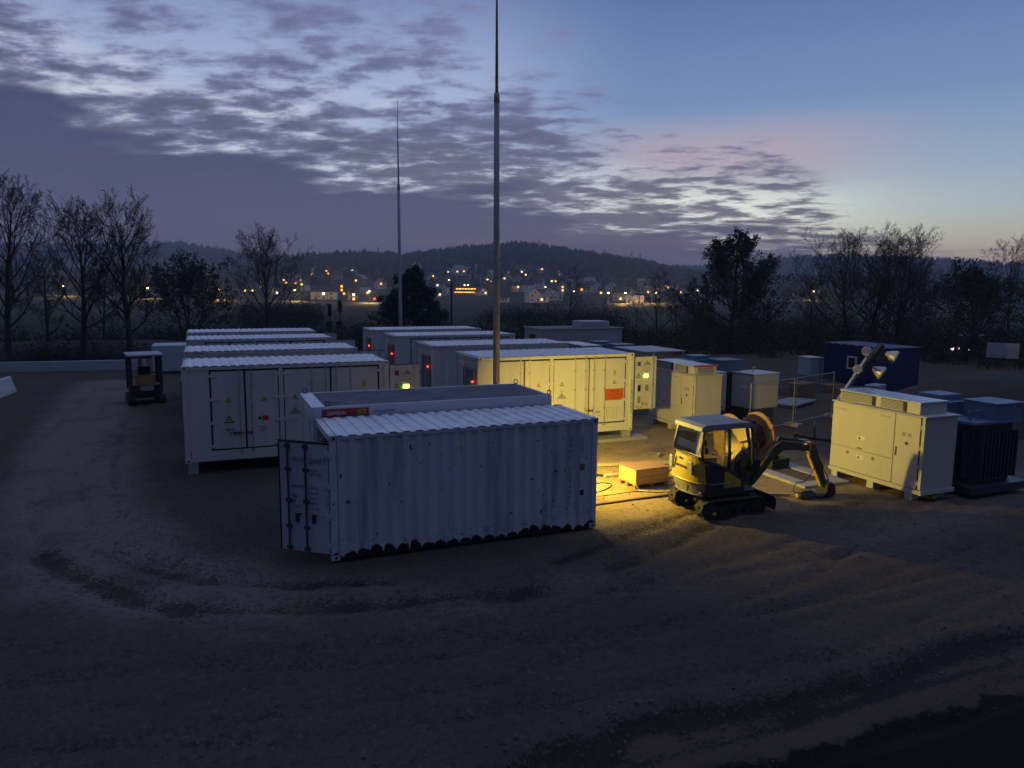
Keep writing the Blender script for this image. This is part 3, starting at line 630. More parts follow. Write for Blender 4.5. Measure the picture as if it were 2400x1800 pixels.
# ------------------------------------------------------------------ battery containers
def battery(label, s0, t0, face, group, louvre=False, panel=True, panel_big=False, led=True, hmi=False, sign=False, end_lit=False, hints=True):
    L, Wd, z0, z1 = 6.058, 2.438, .34, 3.2
    o = thing('battery_container', label, 'container', (s0, t0, 0), 0, group)
    for x in (.2, L-.2):
        for y in (.12, Wd-.12): MB().box(x-.14, x+.14, y-.1, y+.1, -.05, z0).build('support_block', M_concrete, o)
    m = MB(); m.box(.17, L-.17, .03, .15, z0+.02, .66); m.box(.17, L-.17, Wd-.15, Wd-.03, z0+.02, .66)
    m.box(.03, .15, .17, Wd-.17, z0+.02, .66); m.box(L-.15, L-.03, .17, Wd-.17, z0+.02, .66); m.box(.2, L-.2, .2, Wd-.2, z0+.1, z0+.2)
    m.build('base_rail', M_white, o, bevel=.008)
    for x in (0, L-.15):
        for y in (0, Wd-.14): MB().box(x+.002, x+.148, y+.002, y+.138, z0+.1, z1-.1).build('corner_post', M_white, o, bevel=.012)
    castings((M_white, o, .012), L, Wd, z0, z1)
    m = MB(); cast_holes(m, L, Wd, z0, z1); tag(m.build('casting_hole', M_black, o), kind='stuff')
    m = MB(); m.box(.17, L-.17, .01, .12, z1-.12, z1-.015); m.box(.17, L-.17, Wd-.12, Wd-.01, z1-.12, z1-.015)
    m.box(.01, .13, .16, Wd-.16, z1-.12, z1-.015); m.box(L-.13, L-.01, .16, Wd-.16, z1-.12, z1-.015)
    m.build('top_rail', M_white, o, bevel=.008)
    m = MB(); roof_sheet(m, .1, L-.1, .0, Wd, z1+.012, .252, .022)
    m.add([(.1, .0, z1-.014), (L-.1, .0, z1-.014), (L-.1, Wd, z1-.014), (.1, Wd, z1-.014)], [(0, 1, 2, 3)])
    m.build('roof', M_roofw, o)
    m = MB(); m.box(.10, L-.10, .10, Wd-.10, z0+.25, z1-.06); m.build('inner_shell', M_seal, o)
    if face == 'doors':
        p = MB(); p.box(.15, .735, .035, .09, .66, z1-.12); pan = p.build('side_panel', M_white, o)
        if louvre:
            lv = MB()
            for cx in (.24, .36, .48):
                for i in range(27): lv.box(cx-.045, cx+.045, .020, .037, .9+i*.072, .9+i*.072+.03)
            lv.build('louvre', M_white, o)
        # door seal lies behind the leaves
        MB().box(.735, 5.76, .075, .12, .66, z1-.12).build('door_seal', M_seal, o)
        leaves = [(.79, 1.69, 'r', (1.56,)), (1.745, 2.66, 'l', (1.90,)), (2.85, 4.21, 'r', (3.66, 4.08)), (4.265, 5.70, 'l', (4.41, 4.85))]
        MB().box(2.69, 2.82, .03, .10, .66, z1-.12).build('door_post', M_white, o)
        MB().box(5.76, L-.15, .035, .09, .66, z1-.12).build('side_panel', M_white, o)
        for i, (x0, x1, hs, bars) in enumerate(leaves):
            d = MB().box(x0, x1, .028, .075, .71, z1-.175).build('door', M_white, o, bevel=.008)
            for bx in bars:
                q = MB(); q.tube([(bx, -.004, .60), (bx, -.004, z1-.06)], .0155, 8)
                for z in (.64, 1.25, 1.95, 2.62, z1-.10): q.box(bx-.042, bx+.042, -.016, .029, z-.028, z+.028)
                q.build('lock_bar', M_galv if hints else M_white, d)
            for z in ((.80, 1.5, 2.2, 2.9) if hints else (1.4, 2.8)):
                hx = x1 if hs == 'l' else x0
                MB().box(hx-.05 if hs == 'r' else hx-.13, hx+.13 if hs == 'r' else hx+.06, .002, .029, z-.04, z+.04).build('hinge', M_white, d, bevel=.006)
            if hints:
                q = MB(); hx = bars[0]
                q.box(hx-.33, hx-.03, -.006, .02, 1.16, 1.185); q.box(hx-.2, hx-.13, -.012, .02, 1.13, 1.215); q.box(hx-.07, hx-.02, -.014, .02, 1.12, 1.2)
                q.build('lock_handle', M_dark, d)
                y = .0255
                if i == 0:
                    warn_tri(d, 1.24, 2.18, .17, y); warn_tri(d, 1.24, 1.60, .28, y)
                    strip_lines(d, 1.25, 1.30, .26, 2, y)
                if i == 1:
                    warn_tri(d, 2.25, 2.18, .17, y)
                    if not sign:
                        q = MB(); q.box(2.18, 2.36, y-.003, y, 1.51, 1.65); q.build('fire_sign', M_red, d)
                        q = MB(); q.disc((2.11, y-.002, 1.58), .05, 1, .004, 12); q.build('print_mark', M_ink, d)
                    strip_lines(d, 2.2, 1.32, .28, 3, y, dz=.07)
                if i == 2:
                    warn_tri(d, 3.15, 2.18, .17, y); class9(d, 3.15, 1.64, .42, y)
                    q = MB(); q.box(3.07, 3.23, y-.003, y, 1.915, 1.925); q.box(3.145, 3.155, y-.003, y, 1.85, 1.99); q.build('print_mark', M_greyink, d)
                if i == 3:
                    q = MB(); q.box(5.21, 5.33, y-.003, y, 2.42, 2.60); q.build('yellow_label', M_yel, d)
                    q = MB(); q.box(5.235, 5.305, y-.006, y-.003, 2.55, 2.58); q.box(5.235, 5.285, y-.006, y-.003, 2.45, 2.52); q.build('print_mark', M_greyink, d)
                    warn_tri(d, 5.27, 2.18, .17, y)
                    if sign:
                        MB().box(4.89, 5.66, y-.004, y, 1.50, 1.92).build('hazard_board', M_org, d)
                        text('UN 3536', .105, M_greyink if False else M_ink, d, (5.275, y-.006, 1.80), ax='CENTER')
                        text('LITHIUM BATTERIES INSTALLED', .072, M_ink, d, (5.275, y-.006, 1.68), ax='CENTER', sx=.62)
                        text('CARGO TRANSPORT UNIT', .072, M_ink, d, (5.275, y-.006, 1.56), ax='CENTER', sx=.66)
                        q = MB(); 
                        for a, b in (((4.98, .86), (5.40, .86)), ((4.98, 1.24), (5.40, 1.24)), ((4.98, .86), (4.98, 1.24)), ((5.40, .86), (5.40, 1.24))):
                            q.beam((a[0], y, a[1]), (b[0], y, b[1]), .006, .012, (0, 1, 0))
                        for a, b in (((5.03, .91), (5.27, .91)), ((5.03, 1.17), (5.27, 1.17)), ((5.03, .91), (5.03, 1.17)), ((5.27, .91), (5.27, 1.17))):
                            q.beam((a[0], y, a[1]), (b[0], y, b[1]), .006, .008, (0, 1, 0))
                        q.build('document_frame', M_greyink, d)
                        strip_lines(d, 4.62, 1.12, .22, 2, y, M_rust); strip_lines(d, 4.68, .98, .14, 1, y)
        text('NSNIM & THONING GRND', .105, M_ink, o, (L-.045, -.004, .98), (pi/2, -pi/2, 0), sx=1.0)
    else:
        m = MB(); corrugated_x(m, .15, L-.15, .03, .66, z1-.12, .36, .018); m.build('side_wall', M_white, o)
        q = MB()
        for i in range(5): q.add([(.3+i*.07, .006, z1-.095), (.34+i*.07, .006, z1-.095), (.37+i*.07, .006, z1-.055), (.33+i*.07, .006, z1-.055)], [(0, 1, 2, 3)])
        q.build('height_mark', M_black, o)
    m = MB(); m.box(.17, L-.17, Wd-.09, Wd-.04, .66, z1-.12); m.build('back_wall', M_white, o)
    # left end
    MB().box(.05, .09, .14, Wd-.14, .66, z1-.12).build('end_wall', M_white, o)
    d = MB().box(.012, .05, 1.42, 2.2, .72, z1-.3).build('service_door', M_white, o, bevel=.01)
    q = MB(); q.box(.0, .013, 1.46, 1.53, 1.0, z1-.45); q.build('lock_bar', M_dark, d)
    q = MB(); q.add([(.01, 1.70, 1.9), (.01, 1.95, 1.9), (.01, 1.825, 2.12)], [(0, 1, 2)]); q.build('warning_sign', M_greyink, d)
    ac = MB().box(-.05, .05, .32, 1.22, .9, z1-.42).build('air_conditioner', mat('cooling_unit_dark', (.17, .16, .16), .5, 0, .15), o, bevel=.02)
    arch = [(.55, 1.1)]+[(.77-.22*cos(pi*k/10), 2.25+.22*sin(pi*k/10)) for k in range(11)]+[(.99, 1.1)]
    MB().prism(arch, 0, -.062, -.05).build('vent_arch', mat('cooling_vent_grey', (.30, .29, .29), .5, 0, .1), ac)
    if led: MB().sphere((-.09, .30, 2.36), .028, 10, 6).build('status_light', L_red, o, smooth=True)
    # right end
    MB().box(L-.09, L-.05, .14, Wd-.14, .66, z1-.12).build('end_wall', M_dark, o)
    if panel:
        pd = MB().box(6.12, 7.10, .12, .19, 1.08, 3.04).build('display_door', M_white, o, bevel=.012)
        MB().box(6.10, 7.10, .118, .192, 3.043, 3.07).build('door_seal', M_black, pd)
        q = MB(); q.tube([(6.93, .09, 1.0), (6.93, .09, 3.14)], .016, 8)
        for z in (1.2, 2.0, 2.95): q.box(6.89, 6.97, .08, .121, z-.03, z+.03)
        q.build('lock_bar', M_galv, pd)
        y = .1185
        if hmi:
            class9(pd, 6.70, 2.72, .32, y); strip_lines(pd, 6.68, 2.52, .15, 3, y, M_greyink)
            q = MB()
            for cx, cz in ((6.53, 2.55), (6.80, 2.55), (6.53, 2.38), (6.80, 2.38)): q.disc((cx, y-.004, cz), .022, 1, .01, 10)
            q.build('knob', M_dark, pd)
            warn_tri(pd, 6.33, 2.36, .22, y)
            q = MB(); q.box(6.27, 6.41, y-.003, y, 2.70, 2.86); q.build('fire_sign', M_redsign if not sign else M_rust, pd)
            h = MB(); h.box(6.59, 6.73, y-.03, y, 2.28, 2.39); h.build('display_lamp', L_amber, pd)
            h = MB(); h.box(6.545, 6.57, y-.028, y, 2.27, 2.39); h.build('display_edge', L_green, pd)
        if hmi and sign:
            for cx, cz in ((6.36, 1.88), (6.68, 1.88), (6.36, 1.45)):
                f = MB().box(cx-.12, cx+.12, y-.025, y, cz-.17, cz+.17).build('meter_box', M_white, pd, bevel=.01)
                MB().box(cx-.06, cx+.06, y-.03, y-.0255, cz-.12, cz+.12).build('meter_glass', M_dglass if cx < 6.5 and cz > 1.6 else M_greyink, f)
            warn_tri(pd, 6.72, 1.28, .15, y)
            q = MB(); q.tube([(6.25+.05*i, y-.012, 1.2-.09*sin(pi*i/5)) for i in range(6)], .012, 6); q.build('cable_loop', M_dark, pd)
            q = MB(); q.disc((6.54, y-.02, 1.28), .035, 1, .04, 10); q.build('stop_button', M_red, pd)
    return o
GB = 'rows of white battery containers'
battery('white battery container nearest on the left, doors with warning triangles, behind the grey storage container', -.83, 23.2, 'doors', GB, hmi=True, led=False)
battery('white battery container second row on the left, plain side, just behind the front left one', -.90, 28.2, 'back', GB, led=False)
battery('white battery container third row on the left with black door seals under the frosty roof', -.97, 33.95, 'doors', GB, led=False, hints=False)
battery('farthest white battery container of the left column, only its roof strip shows', -1.06, 38.7, 'back', GB, led=False)
battery('yellow lit white battery container with orange UN sign and open display door', 8.24, 23.2, 'doors', GB, louvre=True, hmi=True, sign=True)
battery('white battery container directly behind the yellow lit one, plain corrugated side', 8.06, 28.1, 'back', GB, panel=False)
battery('white battery container third row of the right column with dark door seals', 7.94, 33.85, 'doors', GB, hints=False, panel=False)
battery('farthest white battery container of the right column beside the far mast', 7.80, 38.5, 'back', GB, panel=False)
# concrete strip footings they stand on
for lab, x0, x1, y in (('pale concrete footing under the yellow lit container', 8.0, 14.9, 23.05),):
    m = MB(); m.box(x0, x1, y, y+.75, -.05, .09); tag(m.build('concrete_footing', M_concrete, bevel=.02), lab, 'footing', 'concrete footings')

# ------------------------------------------------------------------ old storage container in front
def mud_mat():
    m = M_old.copy(); m.name = 'old_container_muddy'; t = m.node_tree; n = NT(t)
    bs = next(q for q in t.nodes if q.type == 'BSDF_PRINCIPLED'); src = bs.inputs['Base Color'].links[0].from_socket
    co = n.n('ShaderNodeTexCoord').outputs['Object']; sp = n.n('ShaderNodeSeparateXYZ', inp={0: co})
    hgt = n.m('ADD', .10, n.m('MULTIPLY', n.m('SUBTRACT', n.noise(co, 1.9, 4, .6), .5), .42))
    per = n.m('MULTIPLY', n.m('POWER', n.m('ABSOLUTE', n.m('SINE', n.m('MULTIPLY', n.m('ADD', sp.outputs[0], .04), pi/.2755))), .55), .115)
    f = n.sm(n.m('SUBTRACT', sp.outputs[2], n.m('ADD', hgt, per)), .025, -.012)
    c = n.mix(f, src, (.012, .010, .009))
    # tide mark of splashed dirt above it
    f2 = n.m('MULTIPLY', n.sm(sp.outputs[2], .75, .15), n.sm(n.noise(co, 5.5, 6, .7), .52, .68))
    c = n.mix(n.m('MULTIPLY', f2, .75), c, (.05, .042, .038))
    t.links.new(c, bs.inputs['Base Color']); return m
M_mud = mud_mat()
L, Wd, z0, z1 = 6.058, 2.06, .05, 2.64
o = thing('storage_container', 'grey corrugated storage container in the foreground with its left door standing open', 'container', (2.09, 14.68, 0))
m = MB(); corrugated_x(m, .16, L-.16, .012, z0+.02, z1-.09, .2755, .036); m.build('side_wall', M_mud, o)
m = MB(); m.box(.17, L-.17, .03, .11, z0+.01, .20); m.box(.17, L-.17, Wd-.11, Wd-.03, z0+.01, .20); m.build('bottom_rail', M_mud, o)
for x in (0, L-.15):
    for y in (0, Wd-.14): MB().box(x+.003, x+.147, y+.003, y+.137, z0+.1, z1-.1).build('corner_post', M_mud if y == 0 else M_old, o, bevel=.015)
castings((M_old_door, o, .015), L, Wd, z0, z1)
m = MB(); cast_holes(m, L, Wd, z0, z1); tag(m.build('casting_hole', M_black, o), kind='stuff')
m = MB(); m.box(.17, L-.17, .004, .075, z1-.095, z1-.02); m.box(.17, L-.17, Wd-.075, Wd-.004, z1-.095, z1-.02); m.build('top_rail', M_old, o, bevel=.01)
m = MB(); m.box(.0, .14, .165, Wd-.165, z1-.14, z1-.005); m.build('door_header', M_oldroof, o, bevel=.01)
m = MB(); m.box(L-.14, L, .165, Wd-.165, z1-.12, z1-.005); m.build('rear_header', M_oldroof, o, bevel=.01)
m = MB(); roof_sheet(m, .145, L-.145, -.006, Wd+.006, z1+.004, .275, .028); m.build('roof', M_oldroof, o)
m = MB(); m.box(.2, L-.1, Wd-.09, Wd-.05, z0, z1-.1); m.box(L-.08, L-.03, .14, Wd-.14, z0, z1-.1); m.box(.1, L-.05, .1, Wd-.1, z0+.02, z0+.12)
m.build('inner_wall', M_dark, o)
# stacked gear just inside the open end
for i, (y, h) in enumerate(((.45, 1.7), (.72, 2.0), (1.0, 1.85), (1.3, 2.2), (1.6, 2.0))): MB().box(.35+.1*(i % 2), .45+.1*(i % 2), y, y+.09, z0+.12, h).build('inner_rack_post', M_old, o)
# mud clods heaped along the foot
rng = random.Random(9)
# open door leaf
dl = bpy.data.objects.new('door', None); COL.objects.link(dl); dl.parent = o; dl.location = (0, .06, 0); dl.rotation_euler = (0, 0, pi-R(39))
dm = MB(); W1 = 1.13
dm.box(.02, W1, -.03, .02, .18, 2.45)
leaf = dm.build('door', M_old_door, o, bevel=.008, loc=(0, .06, 0), rot=(0, 0, pi-R(39)))
bpy.data.objects.remove(dl)
sgn = 1
yb = .021   # camera-side face of the leaf (local +y looks to the camera once the leaf is swung round)
fr = MB(); fr.box(.0, W1+.03, -.034, .026, 2.45, 2.49); fr.box(W1, W1+.03, -.034, .026, .18, 2.45); fr.build('door_gasket', M_rubber, leaf)
for bx in (.52, .93):
    q = MB(); q.tube([(bx, yb+.03, .16), (bx, yb+.03, 2.47)], .02, 8)
    for z in (.25, .7, 1.25, 1.9, 2.38): q.box(bx-.06, bx+.06, yb, yb+.045, z-.035, z+.035)
    q.build('lock_bar', mat('door_gear_blue_black', (.05, .06, .10), .5, .2), leaf)
for bx in (.36, .74):
    q = MB(); q.box(bx-.04, bx+.04, yb, yb+.03, .80, .98); q.box(bx-.09, bx+.02, yb+.01, yb+.03, .96, .99); q.build('lock_handle', M_dark, leaf)
for z in (.35, .95, 1.6, 2.25): MB().box(-.06, .1, yb-.03, yb+.02, z-.06, z+.06).build('hinge', M_old_door, leaf, bevel=.006)
TR = (pi/2, 0, pi)
text('UNHU', .15, M_ink, leaf, (.86, yb+.004, 2.06), TR, sx=.68)
text('228445 0', .17, M_ink, leaf, (.46, yb+.004, 2.03), TR, sx=.62)
text('22G1', .17, M_ink, leaf, (.46, yb+.004, 1.80), TR, sx=.62)
for i, (a, b) in enumerate((('MAX.GROSS', '30480 KG'), ('', '67200 LB'), ('TARE', '2230 KG'), ('NET', '28250 KG'), ('CU.CAP.', '33.2 CU.M'))):
    if a: text(a, .085, M_ink, leaf, (.86, yb+.004, 1.52-.105*i), TR, sx=.6)
    text(b, .085, M_ink, leaf, (.46, yb+.004, 1.50-.105*i), TR, sx=.6)
# side lettering, letters stacked downwards
for i, ch in enumerate('UNHU 2284450'):
    if ch != ' ': text(ch, .135, M_ink, o, (5.36, .0085, 2.13-.135*i), ax='CENTER', sx=.85)
for i, ch in enumerate('22G1'): text(ch, .15, M_ink, o, (5.665, .0085, 2.13-.135*i), ax='CENTER', sx=.85)
MB().box(5.61, 5.73, .006, .0095, 1.44, 1.60).build('warning_label', mat('label_ochre', (.20, .13, .03), .6), o)
MB().box(5.62, 5.72, .006, .0095, .86, .98).build('size_plate', M_ink, o)

# ------------------------------------------------------------------ taller white unit with ribbed dark roof right behind it
o = thing('office_unit', 'white unit with a sunken dark ribbed roof and red company sign, behind the storage container', 'container', (2.03, 16.80, 0))
L, Wd, z0, z1 = 5.93, 2.34, .05, 2.88
m = MB(); m.box(.02, L-.02, .02, Wd-.02, z0, z1-.30); m.build('wall', M_old, o)
fr = MB(); fr.box(0, L, 0, .06, z1-.32, z1); fr.box(0, L, Wd-.06, Wd, z1-.32, z1); fr.build('roof_frame', mat('office_white', (.60, .62, .66), .5, 0, .06, 2), o, bevel=.01)
MB().box(0, .30, .06, Wd-.06, z1-.32, z1-.004).build('end_frame', M_oldroof, o, bevel=.01)
MB().box(L-.07, L, .06, Wd-.06, z1-.32, z1-.004).build('end_frame', MATS['office_white'], o, bevel=.01)
MB().box(.30, L-.07, .06, Wd-.06, z1-.12, z1-.045).build('roof_sheet', M_pvroof, o)
M_rib = mat('roof_rib_grey', (.16, .17, .22), .5, 0, .35, 1.1, (.05, .055, .08), .6, 1.2)
for i in range(16):
    y = .11+(Wd-.24)*i/15; MB().box(.31, L-.08, y-.030, y+.030, z1-.044, z1-.012).build('roof_rib', M_rib, o)
for x, y in ((L-.05, .06), (L-.05, Wd-.06), (.36, .05), (.12, Wd-.06)):
    q = MB(); q.tube([(x+.055*cos(a*pi/6), y, z1+.06+.055*sin(a*pi/6)) for a in range(13)], .014, 6, cap=False); q.build('lifting_eye', M_dark, o, smooth=True)
MB().box(.22, 1.28, -.008, -.002, z1-.245, z1-.06).build('sign_board', M_redsign, o)
text('ZEPPELIN', .11, M_whiteink, o, (.32, -.011, z1-.195), sx=.95)
m = MB(); m.box(1.0, 1.22, -.012, -.009, z1-.215, z1-.09); m.build('sign_mark', mat('sign_amber', (.42, .17, .02), .5), o)
text('rent partner!', .12, M_blueink, o, (1.36, -.005, z1-.19), sx=.85)
q = MB(); q.box(-.02, .01, .55, 1.0, 1.15, 1.95); q.build('wall_flap', M_white, o, bevel=.006)

# work floodlight fixed to the right end of that unit
fl = thing('work_floodlight', 'lit yellow work floodlight hidden behind the right end of the storage container', 'floodlight', (8.12, 18.15, 0), R(6))
for y in (-.16, .16): MB().beam((-.22, y*2, .02), (.1, y*.6, 2.1), .03, .03).build('stand_leg', M_dark, fl); MB().beam((.4, y*2, .02), (.1, y*.6, 2.1), .03, .03).build('stand_leg', M_dark, fl)
MB().box(.05, .14, -.19, .19, 2.1, 2.38).build('housing', M_dark, fl, bevel=.01)
MB().box(.14, .146, -.17, .17, 2.12, 2.36).build('lens', L_flood, fl)
al = bpy.data.lights.new('work_floodlight_lamp', 'AREA'); al.shape = 'RECTANGLE'; al.size = .34; al.size_y = .24; al.energy = 960; al.color = (1, .73, .115)
ao = bpy.data.objects.new('work_floodlight_lamp', al); COL.objects.link(ao); ao.parent = fl; ao.location = (.165, 0, 2.24)
ao.rotation_euler = Vector((1, 0, -.50)).to_track_quat('-Z', 'Y').to_euler()

# ------------------------------------------------------------------ inverter cabinets
def inverter(label, s0, t0, red=False, marks=True):
    o = thing('inverter_cabinet', label, 'cabinet', (s0, t0, 0), 0, 'cream inverter cabinets')
    MB().box(.02, 1.22, .02, 3.10, .32, 2.28).build('body', M_cab, o, bevel=.01)
    MB().box(-.02, 1.26, -.03, 3.14, .20, .315).build('skid', M_cab, o, bevel=.01)
    for y in (.25, 1.5, 2.8):
        for x in (.0, .95): MB().box(x, x+.28, y, y+.22, -.05, .20).build('foot', M_conc_l, o)
    MB().box(-.03, 1.27, -.03, 3.15, 2.285, 2.31).build('roof_lip', M_cab, o)
    # doors on the long face
    d1 = MB().box(-.022, .018, .92, 3.09, 1.005, 2.27).build('upper_panel', M_cab, o, bevel=.006)
    d2 = MB().box(-.022, .018, .92, 3.09, .345, .99).build('lower_panel', M_cab, o, bevel=.006)
    d3 = MB().box(-.024, .018, .13, .895, .345, 2.27).build('door', M_cab, o, bevel=.006)
    MB().box(-.018, .018, .0, .085, .345, 2.27).build('edge_frame', M_cab, o)
    MB().box(-.006, .018, .085, .13, .345, 2.27).build('door_gap', M_seal, o)
    for z in (.5, .95, 1.45, 2.0): MB().box(-.022, -.006, .09, .125, z-.05, z+.05).build('hinge', M_cab, d3)
    for z in (.70, 1.10): pass
    MB().box(-.03, -.022, 1.95, 2.12, 1.045, 1.075).build('handle_slot', M_black, d1)
    for y in (1.55, 2.45): 
        q = MB(); q.disc((-.026, y, .86), .05, 0, .012, 14); h = q.build('latch', M_greyink, d2)
    for d, z in ((d1, 1.36), (d2, .80)):
        MB().box(-.026, -.0225, 1.88, 2.14, z-.06, z+.06).build('label_plate', M_whiteink, d)
        q = MB(); q.add([(-.0275, 2.10, z-.04), (-.0275, 2.0, z-.04), (-.0275, 2.05, z+.045)], [(0, 1, 2)]); q.build('print_mark', M_ink, d)
    MB().box(-.035, -.0245, .80, .84, 1.12, 1.36).build('handle', M_black, d3)
    if marks:
        q = MB()
        for y in (.38, .55):
            for k in range(3): q.box(-.0275, -.0245, y, y+.11, 1.70+.035*k, 1.722+.035*k)
            q.box(-.0275, -.0245, y, y+.11, 1.79, 1.80)
        q.build('print_mark', M_greyink, d3)
        MB().box(-.028, -.0245, .46, .56, 1.47, 1.55).build('display', M_black, d3)
        MB().box(-.028, -.0245, .19, .29, .42, .52).build('label_plate', M_whiteink, d3)
        text('POWARE', .10, M_greyink, d1, (-.0245, 2.98, 2.06), (pi/2, 0, -pi/2), sx=1.0)
        text('HOPEWIN', .075, M_greyink, d1, (-.0245, 1.42, 2.10), (pi/2, 0, -pi/2), sx=1.0)
    # ventilation hood
    h = MB().box(.16, 1.16, .32, 3.02, 2.312, 2.60).build('vent_hood', M_cab, o, bevel=.008)
    MB().box(.13, 1.19, .29, 3.05, 2.603, 2.64).build('hood_roof', M_cabroof, o, bevel=.008)
    for (a, b) in ((1.86, 2.98), (.84, 1.58)):
        MB().box(.150, .158, a, b, 2.33, 2.59).build('grille_back', M_dark, h)
        for k in range(7): MB().box(.128, .16, a, b, 2.335+.036*k, 2.352+.036*k).build('slat', M_cab, h)
    for a in (1.79, .77): MB().box(.150, .1585, a-.04, a+.05, 2.32, 2.59).build('hood_gap', M_seal, h)
    if red:
        MB().box(.10, 1.22, .26, .33, 2.60, 2.66).build('red_edge', M_red, o)
        MB().box(.30, 1.0, .305, .318, 2.34, 2.57).build('grille_back', M_dark, h)
        for k in range(6): MB().box(.28, 1.02, .285, .32, 2.345+.038*k, 2.363+.038*k).build('slat', M_cab, h)
    return o
inverter('large cream inverter cabinet on the right, fully lit yellow, with two louvred vents on top', 17.2, 13.5)
inverter('cream inverter cabinet with a red roof edge, right of the orange UN sign container', 16.75, 22.8, red=True)
inverter('far inverter cabinet half hidden behind the yellow lit container', 17.0, 32.3, marks=False)

def transformer(label, s0, t0, grp='oil transformers', top=True):
    o = thing('transformer', label, 'transformer', (s0, t0, 0), 0, grp)
    MB().box(0, 2.3, .0, 2.6, .12, .34).build('skid', M_tank_dark, o, bevel=.01)
    MB().box(.35, 1.95, .35, 2.25, .34, 1.98).build('tank', M_tank_dark, o, bevel=.02)
    for k in range(12):
        MB().box(.12, .35, .42+.155*k, .47+.155*k, .5, 1.8).build('radiator_fin', M_tank_dark, o)
    for k in range(10):
        MB().box(.45+.15*k, .5+.15*k, .1, .35, .5, 1.8).build('radiator_fin', M_tank_dark, o)
    MB().box(.2, 2.1, .2, 2.4, 1.985, 2.06).build('tank_lid', M_tank, o, bevel=.01)
    b1 = MB().box(.35, 1.25, 1.35, 2.3, 2.062, 2.40).build('cable_box', M_tank, o, bevel=.015)
    MB().box(.62, 1.5, 1.6, 2.35, 2.402, 2.60).build('cable_box', M_tank, o, bevel=.015)
    b2 = MB().box(1.05, 2.15, .25, 1.22, 2.062, 2.50).build('cable_box', M_tank, o, bevel=.015)
    for b, q in ((b1, (.32, 1.28, 1.32, 2.33, 2.402)), (b2, (1.02, 2.18, .22, 1.25, 2.502))):
        MB().box(q[0], q[1], q[2], q[3], q[4], q[4]+.03).build('box_lid', M_cabroof if False else M_tank, b)
    for x, y in ((.5, .6), (.8, .6)): 
        q = MB(); q.tube([(x, y, 2.06), (x, y, 2.2), (x, y, 2.3)], [.06, .04, .055], 10); q.build('bushing', M_tank, o)
    return o
transformer('dark transformer with blue cable boxes right of the large cream inverter cabinet', 18.75, 13.2)
transformer('dark transformer with blue cable boxes behind the inverter cabinet with the red edge', 18.9, 25.2)
transformer('far transformer whose blue tops show above the lit container roof', 18.7, 33.6)
# slim cabinet beside that transformer
o = thing('slim_cabinet', 'slim tall pale cabinet standing right of the red edged inverter', 'cabinet', (18.02, 23.4, 0))
MB().box(0, .62, 0, .5, .80, 2.32).build('body', M_cab, o, bevel=.01)
MB().box(.03, .59, -.014, -.001, .86, 2.27).build('door', M_cab, o)
MB().box(.15, .30, -.02, -.0145, 1.52, 1.60).build('label_plate', M_ink, o)
MB().box(.08, .5, -.02, -.0145, .89, .97).build('vent', M_greyink, o)
MB().box(.05, .57, .05, .45, -.05, .80).build('plinth', M_dark, o)
# ribbed yellow-lit switchgear box behind a mesh fence
o = thing('switchgear_box', 'ribbed beige switchgear box behind the mesh fence with a small white notice', 'cabinet', (20.62, 24.1, .30), R(9))
m = MB(); corrugated_x(m, 0, 1.45, 0, .32, 1.30, .05, .008); m.build('front_wall', M_cab, o)
MB().box(0, 1.45, -.012, .03, 1.31, 1.72).build('upper_panel', M_cab, o)
MB().box(.01, 1.44, .012, 1.2, .32, 1.70).build('body', M_cab, o)
m = MB(); m.T = Matrix.Rotation(-pi/2, 4, 'Z'); corrugated_x(m, -1.2, -.0, -.012, .32, 1.62, .05, .008); m.build('side_wall', M_cab, o)
MB().box(-.03, 1.48, -.03, 1.23, 1.725, 1.77).build('roof', M_cab, o, bevel=.01)
MB().box(.1, 1.35, .1, 1.1, -.35, .32).build('plinth', M_dark, o)
MB().box(-.032, -.022, .35, .75, 1.12, 1.26).build('notice', M_whiteink, o)
q = MB(); q.tube([(.4, .5, 1.77), (.4, .5, 1.95), (.55, .5, 2.02)], .03, 8); q.build('roof_pipe', M_galv, o)
# mesh fence panels
def fence(label, p, q):
    p = Vector((*p, 0)); q = Vector((*q, 0)); d = q-p; L = d.length
    o = thing('mesh_fence', label, 'fence', p, math.atan2(d.y, d.x), 'mobile mesh fence panels')
    for x in (.03, L-.03):
        MB().tube([(x, 0, .05), (x, 0, 2.0)], .019, 8).build('post', M_mast, o)
        MB().box(x-.12, x+.12, -.3, .3, -.03, .12).build('foot_block', M_concrete, o, bevel=.02)
    MB().tube([(.03, 0, 1.97), (L-.03, 0, 1.97)], .018, 6).build('rail', M_mast, o)
    MB().tube([(.03, 0, .15), (L-.03, 0, .15)], .018, 6).build('rail', M_mast, o)
    m = MB(); k = int(L/.10)
    for i in range(1, k): m.tube([(L*i/k, 0, .15), (L*i/k, 0, 1.97)], .0022, 3, cap=False)
    for z in (.5, .9, 1.3, 1.7): m.tube([(.03, .003, z), (L-.03, .003, z)], .0022, 3, cap=False)
    m.build('wire_mesh', M_mast, o)
fence('mesh fence panel in front of the ribbed beige switchgear box', (18.9, 22.3), (21.9, 23.2))
fence('mesh fence panel right of the wooden cable drum', (22.0, 23.23), (25.1, 24.3))

